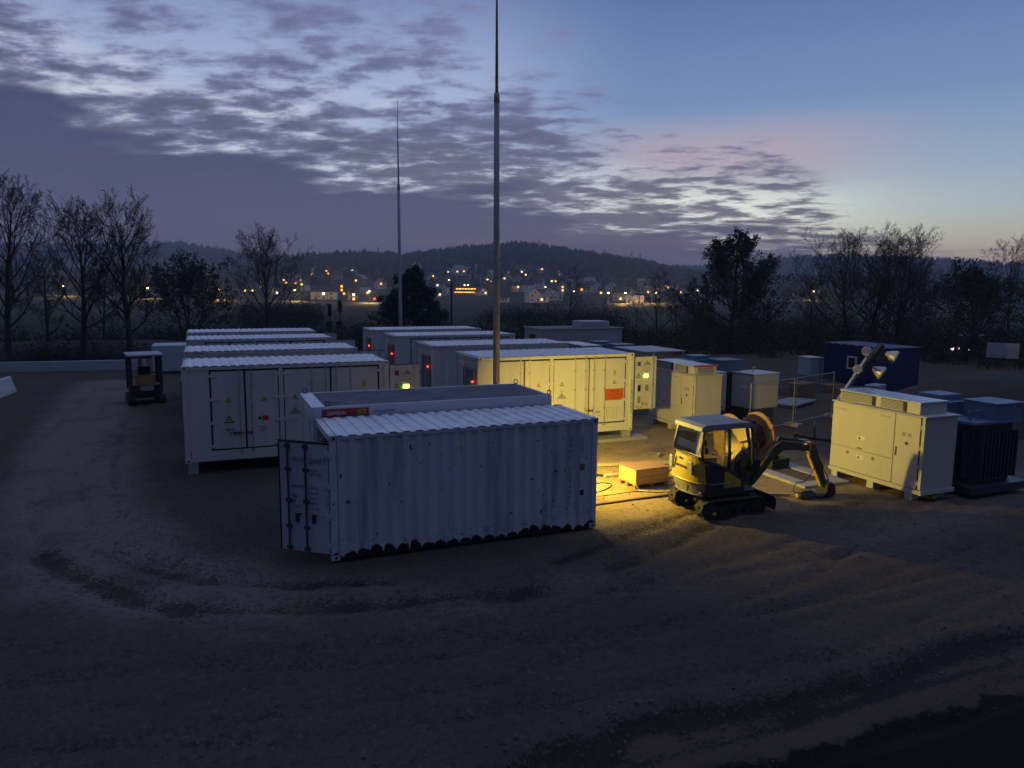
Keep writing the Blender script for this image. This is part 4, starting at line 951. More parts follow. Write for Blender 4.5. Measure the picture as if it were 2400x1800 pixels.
# ------------------------------------------------------------------ yellow mini excavator
ex = thing('mini_excavator', 'yellow mini excavator with cab parked beside the wooden crate, boom pointing right', 'excavator', (11.80, 15.02, 0), R(-2))
ex.scale = (1, 1, .945)
def stadium(x0, x1, r, zc, n=10, grow=0.0):
    pts = []
    for k in range(n+1): a = pi/2+pi*k/n; pts.append((x0+(r+grow)*cos(a), zc+(r+grow)*sin(a)))
    for k in range(n+1): a = -pi/2+pi*k/n; pts.append((x1+(r+grow)*cos(a), zc+(r+grow)*sin(a)))
    return pts
for sy in (-1, 1):
    yc = sy*.60; r = .235; x0, x1 = -.70, .72
    t = MB(); outl = stadium(x0, x1, r, r+.012); inn = stadium(x0, x1, r-.045, r+.012)
    n = len(outl); y0, y1 = yc-.15, yc+.15; vs = []
    for y in (y0, y1):
        vs += [(p[0], y, p[1]) for p in outl]+[(p[0], y, p[1]) for p in inn]
    fs = []
    for i in range(n):
        j = (i+1) % n
        fs += [(i, j, 2*n+j, 2*n+i), (n+j, n+i, 3*n+i, 3*n+j), (j, i, n+i, n+j), (2*n+i, 2*n+j, 3*n+j, 3*n+i)]
    t.add(vs, fs); belt = t.build('track', M_rubber, ex)
    # lugs
    lug = MB(); per = 2*(x1-x0)+2*pi*r; K = 44
    for k in range(K):
        u = per*k/K; st = x1-x0
        if u < st: c = Vector((x0+u, yc, 2*r+.012)); nr = Vector((0, 0, 1)); tg = Vector((1, 0, 0))
        elif u < st+pi*r: a = pi/2-(u-st)/r; c = Vector((x1+r*cos(a), yc, r+.012+r*sin(a))); nr = Vector((cos(a), 0, sin(a))); tg = Vector((sin(a), 0, -cos(a)))
        elif u < 2*st+pi*r: c = Vector((x1-(u-st-pi*r), yc, .012)); nr = Vector((0, 0, -1)); tg = Vector((-1, 0, 0))
        else: a = -pi/2-(u-2*st-pi*r)/r; c = Vector((x0+r*cos(a), yc, r+.012+r*sin(a))); nr = Vector((cos(a), 0, sin(a))); tg = Vector((sin(a), 0, -cos(a)))
        off = .075 if k % 2 else -.075
        b = c+nr*.012+Vector((0, off, 0)); vs = []
        for e in (-.028, .028):
            for yy in (-.085, .085):
                for h in (-.014, .014): vs.append(b+tg*e+Vector((0, yy, 0))+nr*h)
        lug.add(vs, [(0, 1, 3, 2), (4, 6, 7, 5), (0, 4, 5, 1), (2, 3, 7, 6), (1, 5, 7, 3), (0, 2, 6, 4)])
    lug.build('track_lugs', mat('muddy_rubber', (.05, .042, .03), .9, 0, .5, 9), belt)
    for x, rr in ((x0, .17), (x1, .175)):
        w = MB(); w.disc((x, yc, r+.012), rr, 1, .2, 20); w.disc((x, yc, r+.012), .07, 1, .26, 12); w.build('wheel', M_exd, ex)
    for x in (-.38, -.1, .18, .45):
        w = MB(); w.disc((x, yc, .115), .075, 1, .2, 14); w.build('roller', M_exd, ex)
    MB().box(-.62, .62, yc-.08, yc+.08, .16, .34).build('track_frame', M_exd, ex, bevel=.02)
MB().box(-.45, .45, -.46, .46, .28, .48).build('undercarriage', M_exd, ex, bevel=.03)
m = MB(); m.disc((0, 0, .53), .36, 2, .12, 28); m.build('slew_ring', M_exd, ex)
# dozer blade
bl = MB(); prof = [(1.20, .08), (1.24, .06), (1.27, .2), (1.26, .36), (1.20, .46), (1.17, .45), (1.22, .34), (1.22, .2)]
bl.prism(prof, 1, -.76, .76); bld = bl.build('dozer_blade', M_exd, ex)
for y in (-.3, .3): MB().beam((.45, y, .33), (1.21, y, .24), .09, .1).build('blade_arm', M_exd, bld)
# upper structure, rounded tail
def tail(z0, z1, xr0, xr1, wy0, wy1, k=16, x_front=.0):
    ms = MB(); vs = []
    for z, xr, wy in ((z0, xr0, wy0), (z1, xr1, wy1)):
        for i in range(k+1):
            a = -pi/2+pi*i/k; c = cos(a)**.42 if cos(a) > 1e-6 else 0; vs.append((x_front+(xr-x_front)*c, wy*sin(a), z))
    n = k+1; fs = [(i, i+1, n+i+1, n+i) for i in range(k)]+[tuple(range(n)), tuple(range(2*n-1, n-1, -1)), (0, n, 2*n-1, k)]
    ms.add(vs, fs); return ms
tail(.60, .94, -1.0, -1.12, .66, .74, x_front=-.2).build('counterweight', M_exg, ex, bevel=.03)
q = MB()
for y in (-.34, .30): q.beam((-1.10, y, .70), (-1.115, y-.05, .86), .02, .05, (0, 1, 0))
q.build('tie_down_slot', M_black, ex)
eh = tail(.955, 1.60, -1.12, -1.02, .70, .60, x_front=-.45).build('engine_cover', M_exy, ex, bevel=.03)
MB().box(-1.115, -1.06, -.52, -.30, 1.16, 1.50).build('tail_lamp', M_exg, eh, bevel=.03)
MB().box(-1.115, -1.06, .34, .50, 1.16, 1.50).build('tail_lamp', M_exg, eh, bevel=.03)
q = MB(); q.disc((-1.075, .06, 1.49), .03, 0, .03, 12); q.build('filler_cap', M_dark, eh)
MB().box(-.9, .66, -.70, .70, .585, .72).build('deck', M_exd, ex, bevel=.02)
# side bodies
for sy in (-1, 1):
    y0, y1 = sorted((sy*.50, sy*.715))
    p = MB().prism([(-.80, .72), (.30, .72), (.26, 1.02), (-.28, 1.36), (-.62, 1.46), (-.80, 1.40)], 1, y0, y1).build('side_panel', M_exd, ex, bevel=.02)
    ys_ = sy*.718; ya, yb2 = sorted((ys_, ys_+sy*.012))
    MB().prism([(-.30, .80), (.20, .80), (.18, .98), (-.20, 1.22), (-.30, 1.24)], 1, ya, yb2).build('yellow_panel', M_exy, p)
    for k in range(4): MB().box(-.70, -.34, ya, yb2, .84+.11*k, .90+.11*k).build('vent_slat', M_dark, p)
# cab frame: posts and rails
fr = MB(); r_ = .038
for sy in (-1, 1):
    y = sy*.60; yt = sy*.54
    fr.tube([(-.86, y, 1.52), (-.90, y, 1.75), (-.84, yt, 2.28), (-.76, yt, 2.345)], r_, 8)
    fr.tube([(.62, y*.93, .80), (.66, y*.93, 1.25), (.60, yt, 2.25), (.52, yt, 2.345)], r_, 8)
    fr.tube([(-.12, y, 1.10), (-.10, y, 1.6), (-.10, yt, 2.345)], r_*1.15, 8)
    fr.tube([(-.76, yt, 2.345), (.52, yt, 2.345)], r_, 8)
    fr.tube([(-.86, y, 1.52), (-.40, y, 1.40), (-.12, y, 1.10), (.1, y, .86), (.62, y*.93, .80)], r_, 8)
fr.tube([(-.76, -.54, 2.345), (-.76, .54, 2.345)], r_, 8); fr.tube([(.52, -.54, 2.345), (.52, .54, 2.345)], r_, 8)
fr.tube([(-.88, -.60, 1.58), (-.90, 0, 1.58), (-.88, .60, 1.58)], r_, 8)
fr.build('cab_frame', M_exd, ex, smooth=True)
rf = MB(); prof = [(-.93, 2.30), (-.90, 2.40), (-.78, 2.455), (.34, 2.475), (.52, 2.44), (.64, 2.36), (.62, 2.34), (-.90, 2.28)]
rf.prism(prof, 1, -.60, .60); rf.build('cab_roof', M_exg, ex, bevel=.05)
def pane(name, pts): 
    m = MB(); m.add(pts, [tuple(range(len(pts)))]); return m.build(name, M_glass, ex)
for sy in (-1, 1):
    y = sy*.602; yt = sy*.545
    pane('side_window', [(-.84, y, 1.58), (-.42, y, 1.44), (-.16, y, 1.20), (-.14, y, 1.6), (-.13, yt, 2.30), (-.74, yt, 2.30), (-.85, y*.97, 1.9)])
    pane('door_window', [(-.06, y, 1.12), (.12, y, .92), (.60, y*.95, .86), (.64, y*.95, 1.3), (.56, yt, 2.28), (-.05, yt, 2.30), (-.06, y, 1.6)])
pane('rear_window', [(-.89, -.55, 1.62), (-.89, .55, 1.62), (-.84, .50, 2.27), (-.84, -.50, 2.27)])
pane('windscreen', [(.63, -.52, .88), (.63, .52, .88), (.68, .52, 1.3), (.57, .50, 2.29), (.57, -.50, 2.29), (.68, -.52, 1.3)])
# inside the cab
st = MB(); st.box(-.45, .08, -.24, .24, 1.0, 1.16); st.prism([(-.50, 1.1), (-.38, 1.1), (-.44, 1.75), (-.54, 1.75)], 1, -.23, .23); st.box(-.50, -.42, -.13, .13, 1.78, 1.95)
st.build('seat', M_rubber, ex, bevel=.04)
MB().box(-.60, .1, -.52, .52, .72, 1.0).build('seat_base', M_exd, ex)
for y in (-.36, .36):
    q = MB(); q.tube([(.05, y, 1.0), (.10, y, 1.32), (.12, y, 1.42)], [.02, .015, .03], 8); q.build('joystick', M_rubber, ex)
for y in (-.1, .1):
    q = MB(); q.tube([(.52, y, .75), (.46, y, 1.25), (.42, y*1.6, 1.40)], .014, 6); q.build('drive_lever', M_rubber, ex)
q = MB(); q.box(.58, .64, -.64, -.60, 1.02, 1.42); mir = q.build('side_mirror', M_rubber, ex, bevel=.02, loc=(-.04, -.06, 0))
q = MB(); q.tube([(.60, -.56, 2.0), (.68, -.70, 1.9), (.68, -.70, 1.5)], .012, 6); q.build('mirror_arm', M_exd, ex)
MB().prism([(.52, 1.00), (.70, 1.02), (.74, 1.30), (.72, 1.50), (.54, 1.46)], 1, -.74, -.70).build('mirror_head', M_rubber, ex, bevel=.02)
q = MB(); q.box(.60, .72, -.52, -.40, 2.38, 2.48); q.build('work_lamp', M_exd, ex, bevel=.01)
q = MB(); q.tube([(-1.12, .78, 1.40), (-1.02, .74, 1.44), (-.85, .64, 1.5)], .012, 6); q.sphere((-1.16, .80, 1.38), .11, 10, 6, (1, .5, .6)); q.build('rear_mirror', M_exg, ex)
# boom, dipper, rams, tool
sw = MB(); sw.box(.78, 1.02, -.12, .12, .45, .92); sw.tube([(.98, 0, .42), (.98, 0, .95)], .10, 12); sw.build('swing_post', M_exd, ex, bevel=.02)
bm = MB(); bp = [(1.00, .70), (1.10, .62), (1.75, 1.28), (2.05, 1.47), (2.45, 1.47), (3.10, 1.36), (3.14, 1.48), (2.6, 1.66), (2.05, 1.74), (1.80, 1.62), (1.45, 1.25)]
bm.prism(bp, 1, -.085, .085); bm.build('boom', M_exboom, ex, bevel=.015)
dp = MB(); dpf = [(2.96, 1.58), (3.10, 1.62), (3.24, 1.50), (3.74, .36), (3.68, .28), (3.60, .32), (3.02, 1.34)]
dp.prism(dpf, 1, -.075, .075); dip = dp.build('dipper_arm', M_exboom, ex, bevel=.012)
q = MB(); q.prism([(3.005, 1.27), (3.04, 1.30), (3.56, .40), (3.57, .30), (3.53, .32)], 1, -.055, .055); q.build('yellow_edge', M_exy, dip)
q = MB(); q.prism([(2.95, 1.62), (3.07, 1.655), (3.05, 1.40), (2.97, 1.36)], 1, -.09, .09); q.build('link_plate', M_exy, dip)
for nm, p0, p1 in (('boom_ram', (1.12, 0, .58), (1.82, 0, 1.30)), ('dipper_ram', (2.02, 0, 1.80), (2.96, 0, 1.70)), ('bucket_ram', (3.22, 0, 1.38), (3.80, 0, .58))):
    a = Vector(p0); b = Vector(p1); c = a.lerp(b, .62)
    h = MB().tube([a, c], .042, 10).build(nm, M_exd, ex); MB().tube([c, b], .022, 10).build('piston_rod', M_chrome, h)
q = MB(); q.tube([(1.9, 0, 1.72), (1.95, 0, 1.83), (2.06, 0, 1.82)], .05, 8); q.build('ram_bracket', M_exd, ex)
bk = MB(); bp = [(3.62, .42), (3.78, .46), (3.92, .30), (3.94, .12), (3.82, -.02+.05), (3.55, .02), (3.30, .05), (3.30, .09), (3.52, .10), (3.62, .22)]
bk.prism(bp, 1, -.2, .2); bk.build('bucket', M_exd, ex, bevel=.01)
q = MB(); q.tube([(3.70, 0, .34), (3.82, 0, .48), (3.80, 0, .58)], .03, 8); q.build('bucket_link', M_exd, ex)
hb = MB(); hb.box(2.72, 3.26, -.16, .10, .03, .2); hb.box(2.78, 3.2, -.12, .06, .2, .26); hb.build('coupler_tool', M_exboom, ex, bevel=.03)
MB().sphere((2.70, -.05, .12), .08, 10, 6, (.8, 1, 1)).build('tool_cap', M_exy, ex, smooth=True)
def arc(p, q, sag, n=12, side=(0, 0, 0)):
    p = Vector(p); q = Vector(q); s = Vector(side); return [p.lerp(q, i/n)+(Vector((0, 0, -sag))+s)*(4*(i/n)*(1-i/n)) for i in range(n+1)]
q = MB(); q.tube(arc((3.28, -.09, 1.10), (2.60, -.12, .55), .22), .013, 6); q.tube(arc((2.60, -.12, .55), (3.0, -.1, .22), .12, 10, (-.30, 0, 0)), .013, 6); q.build('hydraulic_hose', M_rubber, ex, smooth=True)
q = MB(); q.tube(arc((1.0, -.1, .9), (2.0, -.1, 1.70), -.12), .016, 6); q.build('hydraulic_hose', M_rubber, ex, smooth=True)

for o in list(ex.children):
    if o.name.split('.')[0] in ('boom', 'dipper_arm', 'boom_ram', 'dipper_ram', 'bucket_ram', 'ram_bracket', 'bucket', 'bucket_link', 'coupler_tool', 'tool_cap', 'hydraulic_hose'):
        o.scale = (.925, 1, 1); o.location.x = 1.0-.925
for k_, dy in enumerate((-.06, .0, .06)):
    q = MB(); q.tube([(1.05, dy, .95), (1.37, dy, 1.36), (1.70, dy, 1.69), (1.97, dy, 1.81), (2.4, dy, 1.74), (2.85, dy, 1.60)], .014, 6); q.build('hydraulic_hose', M_rubber, ex, smooth=True)
for z_ in (.30, .36): MB().box(.30, .62, -.716, -.70, .62+z_*.2, .64+z_*.2).build('trim_strip', M_exg, ex)
q = MB(); q.tube([(.58, -.60, 1.0), (.62, -.66, 1.05), (.62, -.66, 1.75), (.58, -.58, 1.8)], .013, 6); q.build('grab_rail', M_exd, ex)
q = MB(); q.tube([(.60, -.40, 2.25), (.64, -.1, 1.6)], .01, 5); q.build('wiper', M_rubber, ex)
for y_ in (-.62, .62): MB().box(-.7, .72, y_-.17, y_+.17, .485, .50).build('mud_cake', mat('dried_mud', (.10, .075, .05), .95, 0, .4, 8, bump=.6, bscale=14), ex)
MB().box(-.05, .45, -.722, -.7165, 1.02, 1.08).build('decal_strip', M_black, ex)
MB().box(-1.14, -1.118, -.30, .25, 1.28, 1.34).build('decal_strip', M_black, eh)

# ------------------------------------------------------------------ small things in the light
o = thing('wooden_crate', 'pale wooden crate on a pallet, brightly lit, left of the excavator', 'crate', (10.80, 17.26, 0), R(4))
for x in (0, .5, 1.0):
    for y in (.02, .38, .70):
        MB().box(x, x+.14, y, y+.1, .02, .12).build('pallet_block', M_plywood, o)
for y in (.0, .36, .68): MB().box(-.01, 1.17, y, y+.14, -.01, .02).build('pallet_board', M_plywood, o)
for y in (-.01, .17, .35, .53, .70): MB().box(-.02, 1.18, y, y+.13, .122, .145).build('pallet_board', M_wood, o)
for z in (.148, .345):
    MB().box(0, 1.15, 0, .022, z, z+.19).build('plank', M_wood, o, bevel=.011); MB().box(0, 1.15, .80, .822, z, z+.19).build('plank', M_wood, o, bevel=.011)
    MB().box(-.001, .021, .023, .799, z, z+.19).build('plank', M_wood, o, bevel=.011); MB().box(1.129, 1.151, .023, .799, z, z+.19).build('plank', M_wood, o, bevel=.011)
MB().box(-.004, 1.155, -.004, .826, .538, .556).build('lid', M_plywood, o, bevel=.003)
q = MB(); q.tube([(.0, -.012, .55), (.01, -.012, .30), (.0, -.014, .15), (.06, -.1, .01), (.2, -.3, .01)], .008, 6); q.build('strap', M_whiteink, o)

dr = thing('cable_drum', 'large wooden cable drum with red brown cable behind the excavator cab', 'cable drum', (15.32, 18.95, 0))
for x in (.0, 1.12):
    f = MB(); f.disc((x, 0, .80), .80, 0, .06, 48); fl_ = f.build('flange', M_drum, dr, bevel=.01)
    for k in range(6):
        w = .24; yk = -.72+.24*k; hh = math.sqrt(max(.01, .78**2-(yk+.12)**2))
        MB().box(x-.037, x+.037, yk+.006, yk+.234, .80-hh, .80+hh).build('plank', M_drum, fl_)
    q = MB()
    for k in range(6): a = k*pi/3; q.disc((x, .42*cos(a), .8+.42*sin(a)), .025, 0, .095, 8)
    q.disc((x, 0, .8), .10, 0, .09, 14); q.build('bolt', M_dark, fl_)
m = MB()
for k in range(13): m.tube([(.06+.078*k+.039+.03*cos(a*pi/14)*0, .40*cos(a*pi/14), .8+.40*sin(a*pi/14)) for a in range(29)], .042, 6, cap=False)
m.disc((.56, 0, .8), .385, 0, 1.05, 28); m.build('wound_cable', M_cable, dr, smooth=False)

sl = thing('concrete_pad', 'low concrete pad with bare earth in the middle below the excavator boom', 'pad', (15.35, 15.65, 0))
m = MB(); m.box(0, 1.7, 0, .45, -.05, .07); m.box(0, .45, .451, 2.7, -.05, .07); m.box(1.25, 1.7, .451, 2.7, -.05, .07); m.box(.451, 1.249, 2.3, 2.7, -.05, .07); m.build('kerb_slab', M_concrete, sl, bevel=.015)
MB().box(.452, 1.248, .452, 2.298, -.05, .025).build('earth_fill', mat('pad_earth', (.10, .065, .04), .95, 0, .3, 4), sl)
# planks and pipes behind the crate
for lab, p0, p1, w in (('long pale plank lying behind the wooden crate, farther of two', (10.85, 20.0, .06), (14.0, 19.35, .06), .20), ('shorter pale plank lying at an angle just behind the crate', (10.65, 18.75, .04), (14.4, 18.7, .04), .16)):
    m = MB(); m.beam(p0, p1, w, .06); tag(m.build('plank', mat('weathered_plank', (.40, .34, .22), .8, 0, .2, 4)), lab, 'plank', 'planks lying by the crate')
for lab, pts, r in (('black cable looped on the lit gravel left of the crate', [(9.5,17.3,.02),(9.9,17.45,.02),(10.3,17.75,.02),(10.42,18.0,.02),(10.2,18.15,.02),(9.7,18.0,.02),(9.2,17.9,.02)], .016),
                    ('bundle of dark cables on the ground by the back of the lit patch', [(9.3,18.75,.03),(9.8,18.85,.05),(10.3,18.95,.07),(10.7,18.8,.03)], .03),
                    ('thin dark cable running from the crate towards the container', [(9.0,17.0,.015),(9.9,17.0,.015),(10.7,17.05,.015),(11.3,16.75,.015),(12.6,16.7,.015)], .012)):
    m = MB(); P = [Vector(p) for p in pts]; sm_ = []
    for i in range(len(P)-1):
        a = P[max(0, i-1)]; b = P[i]; c = P[i+1]; d = P[min(len(P)-1, i+2)]
        for k in range(6):
            t = k/6; sm_.append(.5*((2*b)+(-a+c)*t+(2*a-5*b+4*c-d)*t*t+(-a+3*b-3*c+d)*t**3))
    sm_.append(P[-1]); m.tube(sm_, r, 6); tag(m.build('ground_cable', M_rubber, smooth=True), lab, 'cable', 'cables on the ground')
m = MB(); m.beam((8.6, 16.3, .03), (13.4, 16.55, .03), .10, .05); tag(m.build('edging_board', mat('edging', (.16, .10, .05), .9, 0, .3, 5), bevel=.01), 'thin earthy edging board between crate and excavator tracks', 'board')
m = MB(); m.beam((12.6, 15.95, .05), (14.4, 15.2, .05), .09, .08); tag(m.build('squared_timber', mat('weathered_plank', (.40, .34, .22)), bevel=.01), 'pale squared timber lying under the excavator boom', 'timber')
bx_ = thing('black_tub', 'black plastic tub standing on the pad behind the boom', 'tub', (15.9, 17.6, .03), R(6))
MB().box(0, .75, 0, .45, 0, .05).build('floor', M_rubber, bx_)
for a in ((0, .75, 0, .03), (0, .75, .42, .45), (0, .03, .031, .419), (.72, .75, .031, .419)): MB().box(*a, .051, .3).build('side', M_rubber, bx_)

# light tower trailer behind the large inverter cabinet
lt = thing('light_tower', 'folded light tower trailer with four unlit floodlights behind the large inverter cabinet', 'light tower', (19.3, 17.6, 0))
MB().box(.2, 2.0, .1, 1.2, .55, 1.5).build('generator_box', M_exg, lt, bevel=.03)
for y in (-.02, 1.32): 
    w = MB(); w.disc((1.0, y, .33), .33, 1, .18, 24); w.build('wheel', M_rubber, lt)
MB().box(.1, 2.1, .0, 1.3, .42, .53).build('chassis', M_exd, lt)
MB().beam((.15, .55, .5), (-2.1, .5, .92), .07, .09).build('drawbar', M_exd, lt)
q = MB(); q.tube([(-1.25, .5, .12), (-1.3, .5, 1.35)], .035, 8); q.disc((-1.25, .5, .13), .13, 1, .07, 14); q.build('jockey_wheel', M_exd, lt)
q = MB(); q.box(-2.2, -2.0, .46, .54, .86, 1.0); q.tube([(-1.75, .5, .85), (-1.65, .5, 1.25)], .02, 6); q.build('coupling', M_exd, lt)
MB().beam((-.35, .5, 2.0), (.95, .5, 3.55), .10, .10).build('mast', M_galv, lt)
MB().beam((1.5, .65, 1.5), (-.35, .5, 2.05), .09, .09).build('mast_foot', M_exd, lt)
MB().beam((.35, .5, 2.75), (1.35, .5, 3.75), .22, .14).build('head_frame', M_exd, lt)
for c, d in (((1.52, .2, 3.42), (.6, -.6, -.35)), ((.98, .2, 2.93), (.6, -.6, -.5)), ((.12, .2, 3.0), (-.85, -.3, .25)), ((.55, .3, 3.56), (-.8, -.3, .3))):
    d = Vector(d).normalized(); c = Vector(c); k_ = 1.0 if d.x > 0 else .68
    h = MB(); h.tube([c-d*.20, c-d*.08, c+d*.08, c+d*.14], [.06*k_, .13*k_, .215*k_, .22*k_], 16); hd = h.build('floodlight_head', mat('lamp_shell', (.55, .54, .52), .4, .3), lt, smooth=True)
    h = MB(); h.tube([c+d*.141, c+d*.15], .20*k_, 16); h.build('lamp_glass', mat('lamp_reflector', (.6, .58, .5), .15, .8), hd)
    MB().tube([c, Vector((.75, .5, 3.25))], .02, 6).build('lamp_arm', M_exd, lt)

# blue site cabin, grey cabinet and odds at the back right
o = thing('site_cabin', 'dark blue site cabin with one white framed window at the back right', 'cabin', (33.2, 28.6, 0))
MB().box(.03, 2.4, .03, 4.4, .15, 2.36).build('wall', M_blue, o)
m = MB(); m.T = Matrix.Rotation(-pi/2, 4, 'Z'); corrugated_x(m, -4.4, -.0, .0, .2, 2.3, .14, .02); m.build('ribbed_wall', M_blue, o)
MB().box(-.04, 2.44, -.04, 4.46, 2.365, 2.46).build('roof', M_blue, o, bevel=.02)
for k in range(7): MB().box(-.06, -.041, .2+.58*k, .2+.58*k+.22, 2.40, 2.44).build('roof_clip', M_galv, o)
w = MB(); y, z = 2.35, 1.45
w.box(-.05, .0, y-.33, y-.24, z-.36, z+.36); w.box(-.05, 0, y+.24, y+.33, z-.36, z+.36); w.box(-.05, 0, y-.24, y+.24, z+.27, z+.36); w.box(-.05, 0, y-.24, y+.24, z-.36, z-.27)
wf = w.build('window_frame', M_whiteink, o); MB().box(-.02, -.005, y-.24, y+.24, z-.27, z+.27).build('pane', M_dglass, wf)
for y in (.3, 3.9): MB().box(.2, 2.2, y, y+.3, -.05, .15).build('support_block', M_concrete, o)
o = thing('grey_cabinet', 'pale grey cabinet standing against the left of the blue cabin', 'cabinet', (32.7, 33.5, 0), R(-4))
MB().box(0, .9, 0, 1.1, .1, 1.45).build('body', M_cabside, o, bevel=.02); MB().box(-.03, .93, -.03, 1.13, 1.455, 1.5).build('lid', M_cabside, o); MB().box(.05, .85, .05, 1.05, -.05, .1).build('plinth', M_dark, o)
o = thing('equipment_frame', 'pale grey machine housing with a bent post behind the blue transformer boxes', 'machine', (25.6, 19.4, 0), R(20))
MB().box(0, .9, 0, .8, .4, 1.5).build('housing', M_cabside, o, bevel=.03); MB().box(.25, .88, -.012, -.001, .5, 1.2).build('opening', M_dark, o); MB().box(1.15, 1.27, .1, .22, 0, 1.35).build('post', M_cab, o)
MB().box(-.05, 1.3, 0, .8, -.05, .38).build('base', M_dark, o)
# shelter roof between the rows
o = thing('shelter', 'flat pale shelter roof above the inverter, behind the open display door', 'shelter', (19.0, 29.9, 0))
MB().box(0, 2.3, 0, 3.0, 2.48, 2.53).build('roof', M_conc_l, o)
for x in (.1, 2.2):
    for y in (.1, 2.9): MB().box(x-.04, x+.04, y-.04, y+.04, -.05, 2.48).build('post', M_galv, o)
# flat-roofed station building
o = thing('station_building', 'low flat roofed pale station building behind the right container rows', 'building', (21.84, 48.0, 0))
MB().box(0, 6.6, 0, 3.0, -.1, 2.40).build('wall', M_render, o)
MB().box(-.05, 6.65, -.05, 3.05, 2.405, 2.50).build('roof', M_flat, o)
q = MB(); q.box(-.07, 6.67, -.07, -.052, 2.44, 2.53); q.box(-.07, -.052, -.05, 3.07, 2.44, 2.53); q.build('roof_trim', M_whiteink, o)
MB().box(4.95, 6.25, -.03, -.001, .1, 2.05).build('door', M_cabside, o)
q = MB(); q.add([(5.5, -.035, .95), (5.75, -.035, .95), (5.625, -.035, 1.2)], [(0, 1, 2)]); q.build('warning_sign', M_ink, o)
MB().box(-.03, -.001, 1.0, 2.1, .9, 2.0).build('vent', M_dark, o)
MB().box(1.6, 2.4, -.04, -.001, 1.45, 1.52).build('name_strip', M_greyink, o)
MB().box(3.6, 5.85, .6, 2.3, 2.505, 2.95).build('roof_plant', M_conc_l, o, bevel=.03)

# lightning masts
def mast(label, x, y, tilt):
    o = thing('lightning_mast', label, 'mast', (x, y, 0), 0, 'slim lightning masts')
    o.rotation_euler = (0, tilt, 0)
    MB().box(-.35, .35, -.35, .35, -.1, .08).build('foot', M_concrete, o)
    MB().tube([(0, 0, .08), (0, 0, 6), (0, 0, 11.0)], [.112, .098, .078], 16).build('pole', M_mast, o, smooth=True)
    MB().tube([(0, 0, 10.9), (0, 0, 11.15)], [.088, .08], 16).build('joint', M_mast, o, smooth=True)
    MB().tube([(0, 0, 11.15), (0, 0, 13.4), (0, 0, 15.7)], [.048, .034, .012], 10).build('rod', M_mast, o, smooth=True)
mast('tall slim mast nearest the camera, cropped by the top of the photo', 8.08, 21.0, R(-.3))
mast('thinner looking mast farther back with its tip against the clouds', 10.2, 42.0, R(-.2))

# left background: low wall, box body, small machine, barrier
o = thing('low_wall', 'long low grey precast wall along the back left of the yard', 'wall', (-34, 55.8, 0), R(-6.2))
for k in range(11): MB().box(2.75*k, 2.75*k+2.735, 0, .18, -.1, .62).build('panel', M_conc_l, o, bevel=.01)
o = thing('box_body', 'plain pale box body standing left of the battery containers', 'box', (-3.35, 49.85, 0), R(0))
MB().box(0, 3.6, 0, 2.2, .12, 1.72).build('body', M_cabside, o, bevel=.03); MB().box(.1, 3.5, .1, 2.1, -.05, .12).build('base', M_dark, o)
text('AUSBAU', .34, mat('faded_print', (.38, .40, .46), .6), o, (.35, -.004, 1.02), sx=1.1)
o = thing('concrete_barrier', 'pale rounded concrete barrier end at the left edge of the photo', 'barrier', (-9.5, 43.9, 0), R(-97))
MB().prism([(-.3, -.05), (.3, -.05), (.26, .2), (.14, .55), (.10, .78), (0, .82), (-.10, .78), (-.14, .55), (-.26, .2)], 0, 0, 4.2).build('body', M_conc_l, o, bevel=.03)
q = thing('x', 'x', 'x'); bpy.data.objects.remove(q)
o = thing('small_digger', 'small canopy digger seen from behind at the back left of the yard', 'digger', (-2.95, 38.4, 0), R(100)); o.scale = (.9, 1.02, .88)
for sy in (-1, 1):
    yc = sy*.6; t = MB(); t.prism(stadium(-.75, .75, .24, .25), 1, yc-.16, yc+.16); t.build('track', M_rubber, o, bevel=.02)
MB().box(-.7, .7, -.6, .6, .3, .7).build('undercarriage', M_exd, o)
tail(.62, 1.0, -1.0, -1.05, .62, .66, x_front=0).build('counterweight', M_exd, o)
tail(1.01, 1.5, -1.0, -.9, .42, .40, x_front=-.3).build('engine_cover', mat('digger_ochre', (.30, .17, .03), .5, 0, .2), o, bevel=.02)
MB().box(-1.075, -1.052, -.28, .28, .74, .98).build('rear_plate', M_galv, o)
MB().box(-.3, .2, -.25, .25, 1.2, 1.9).build('seat', M_rubber, o, bevel=.05)
for x in (-.75, .75):
    for y in (-.62, .62): MB().box(x-.06, x+.06, y-.07, y+.07, .7, 2.5).build('canopy_post', M_exd, o)
MB().box(-.95, .95, -.74, .74, 2.5, 2.62).build('canopy', M_galv, o, bevel=.04)
MB().box(-.9, .9, -.66, .66, .62, .75).build('deck', M_exd, o)
MB().tube([(.9, 0, .8), (1.6, 0, 2.1), (2.2, 0, 1.2)], .09, 8).build('boom', M_exd, o)

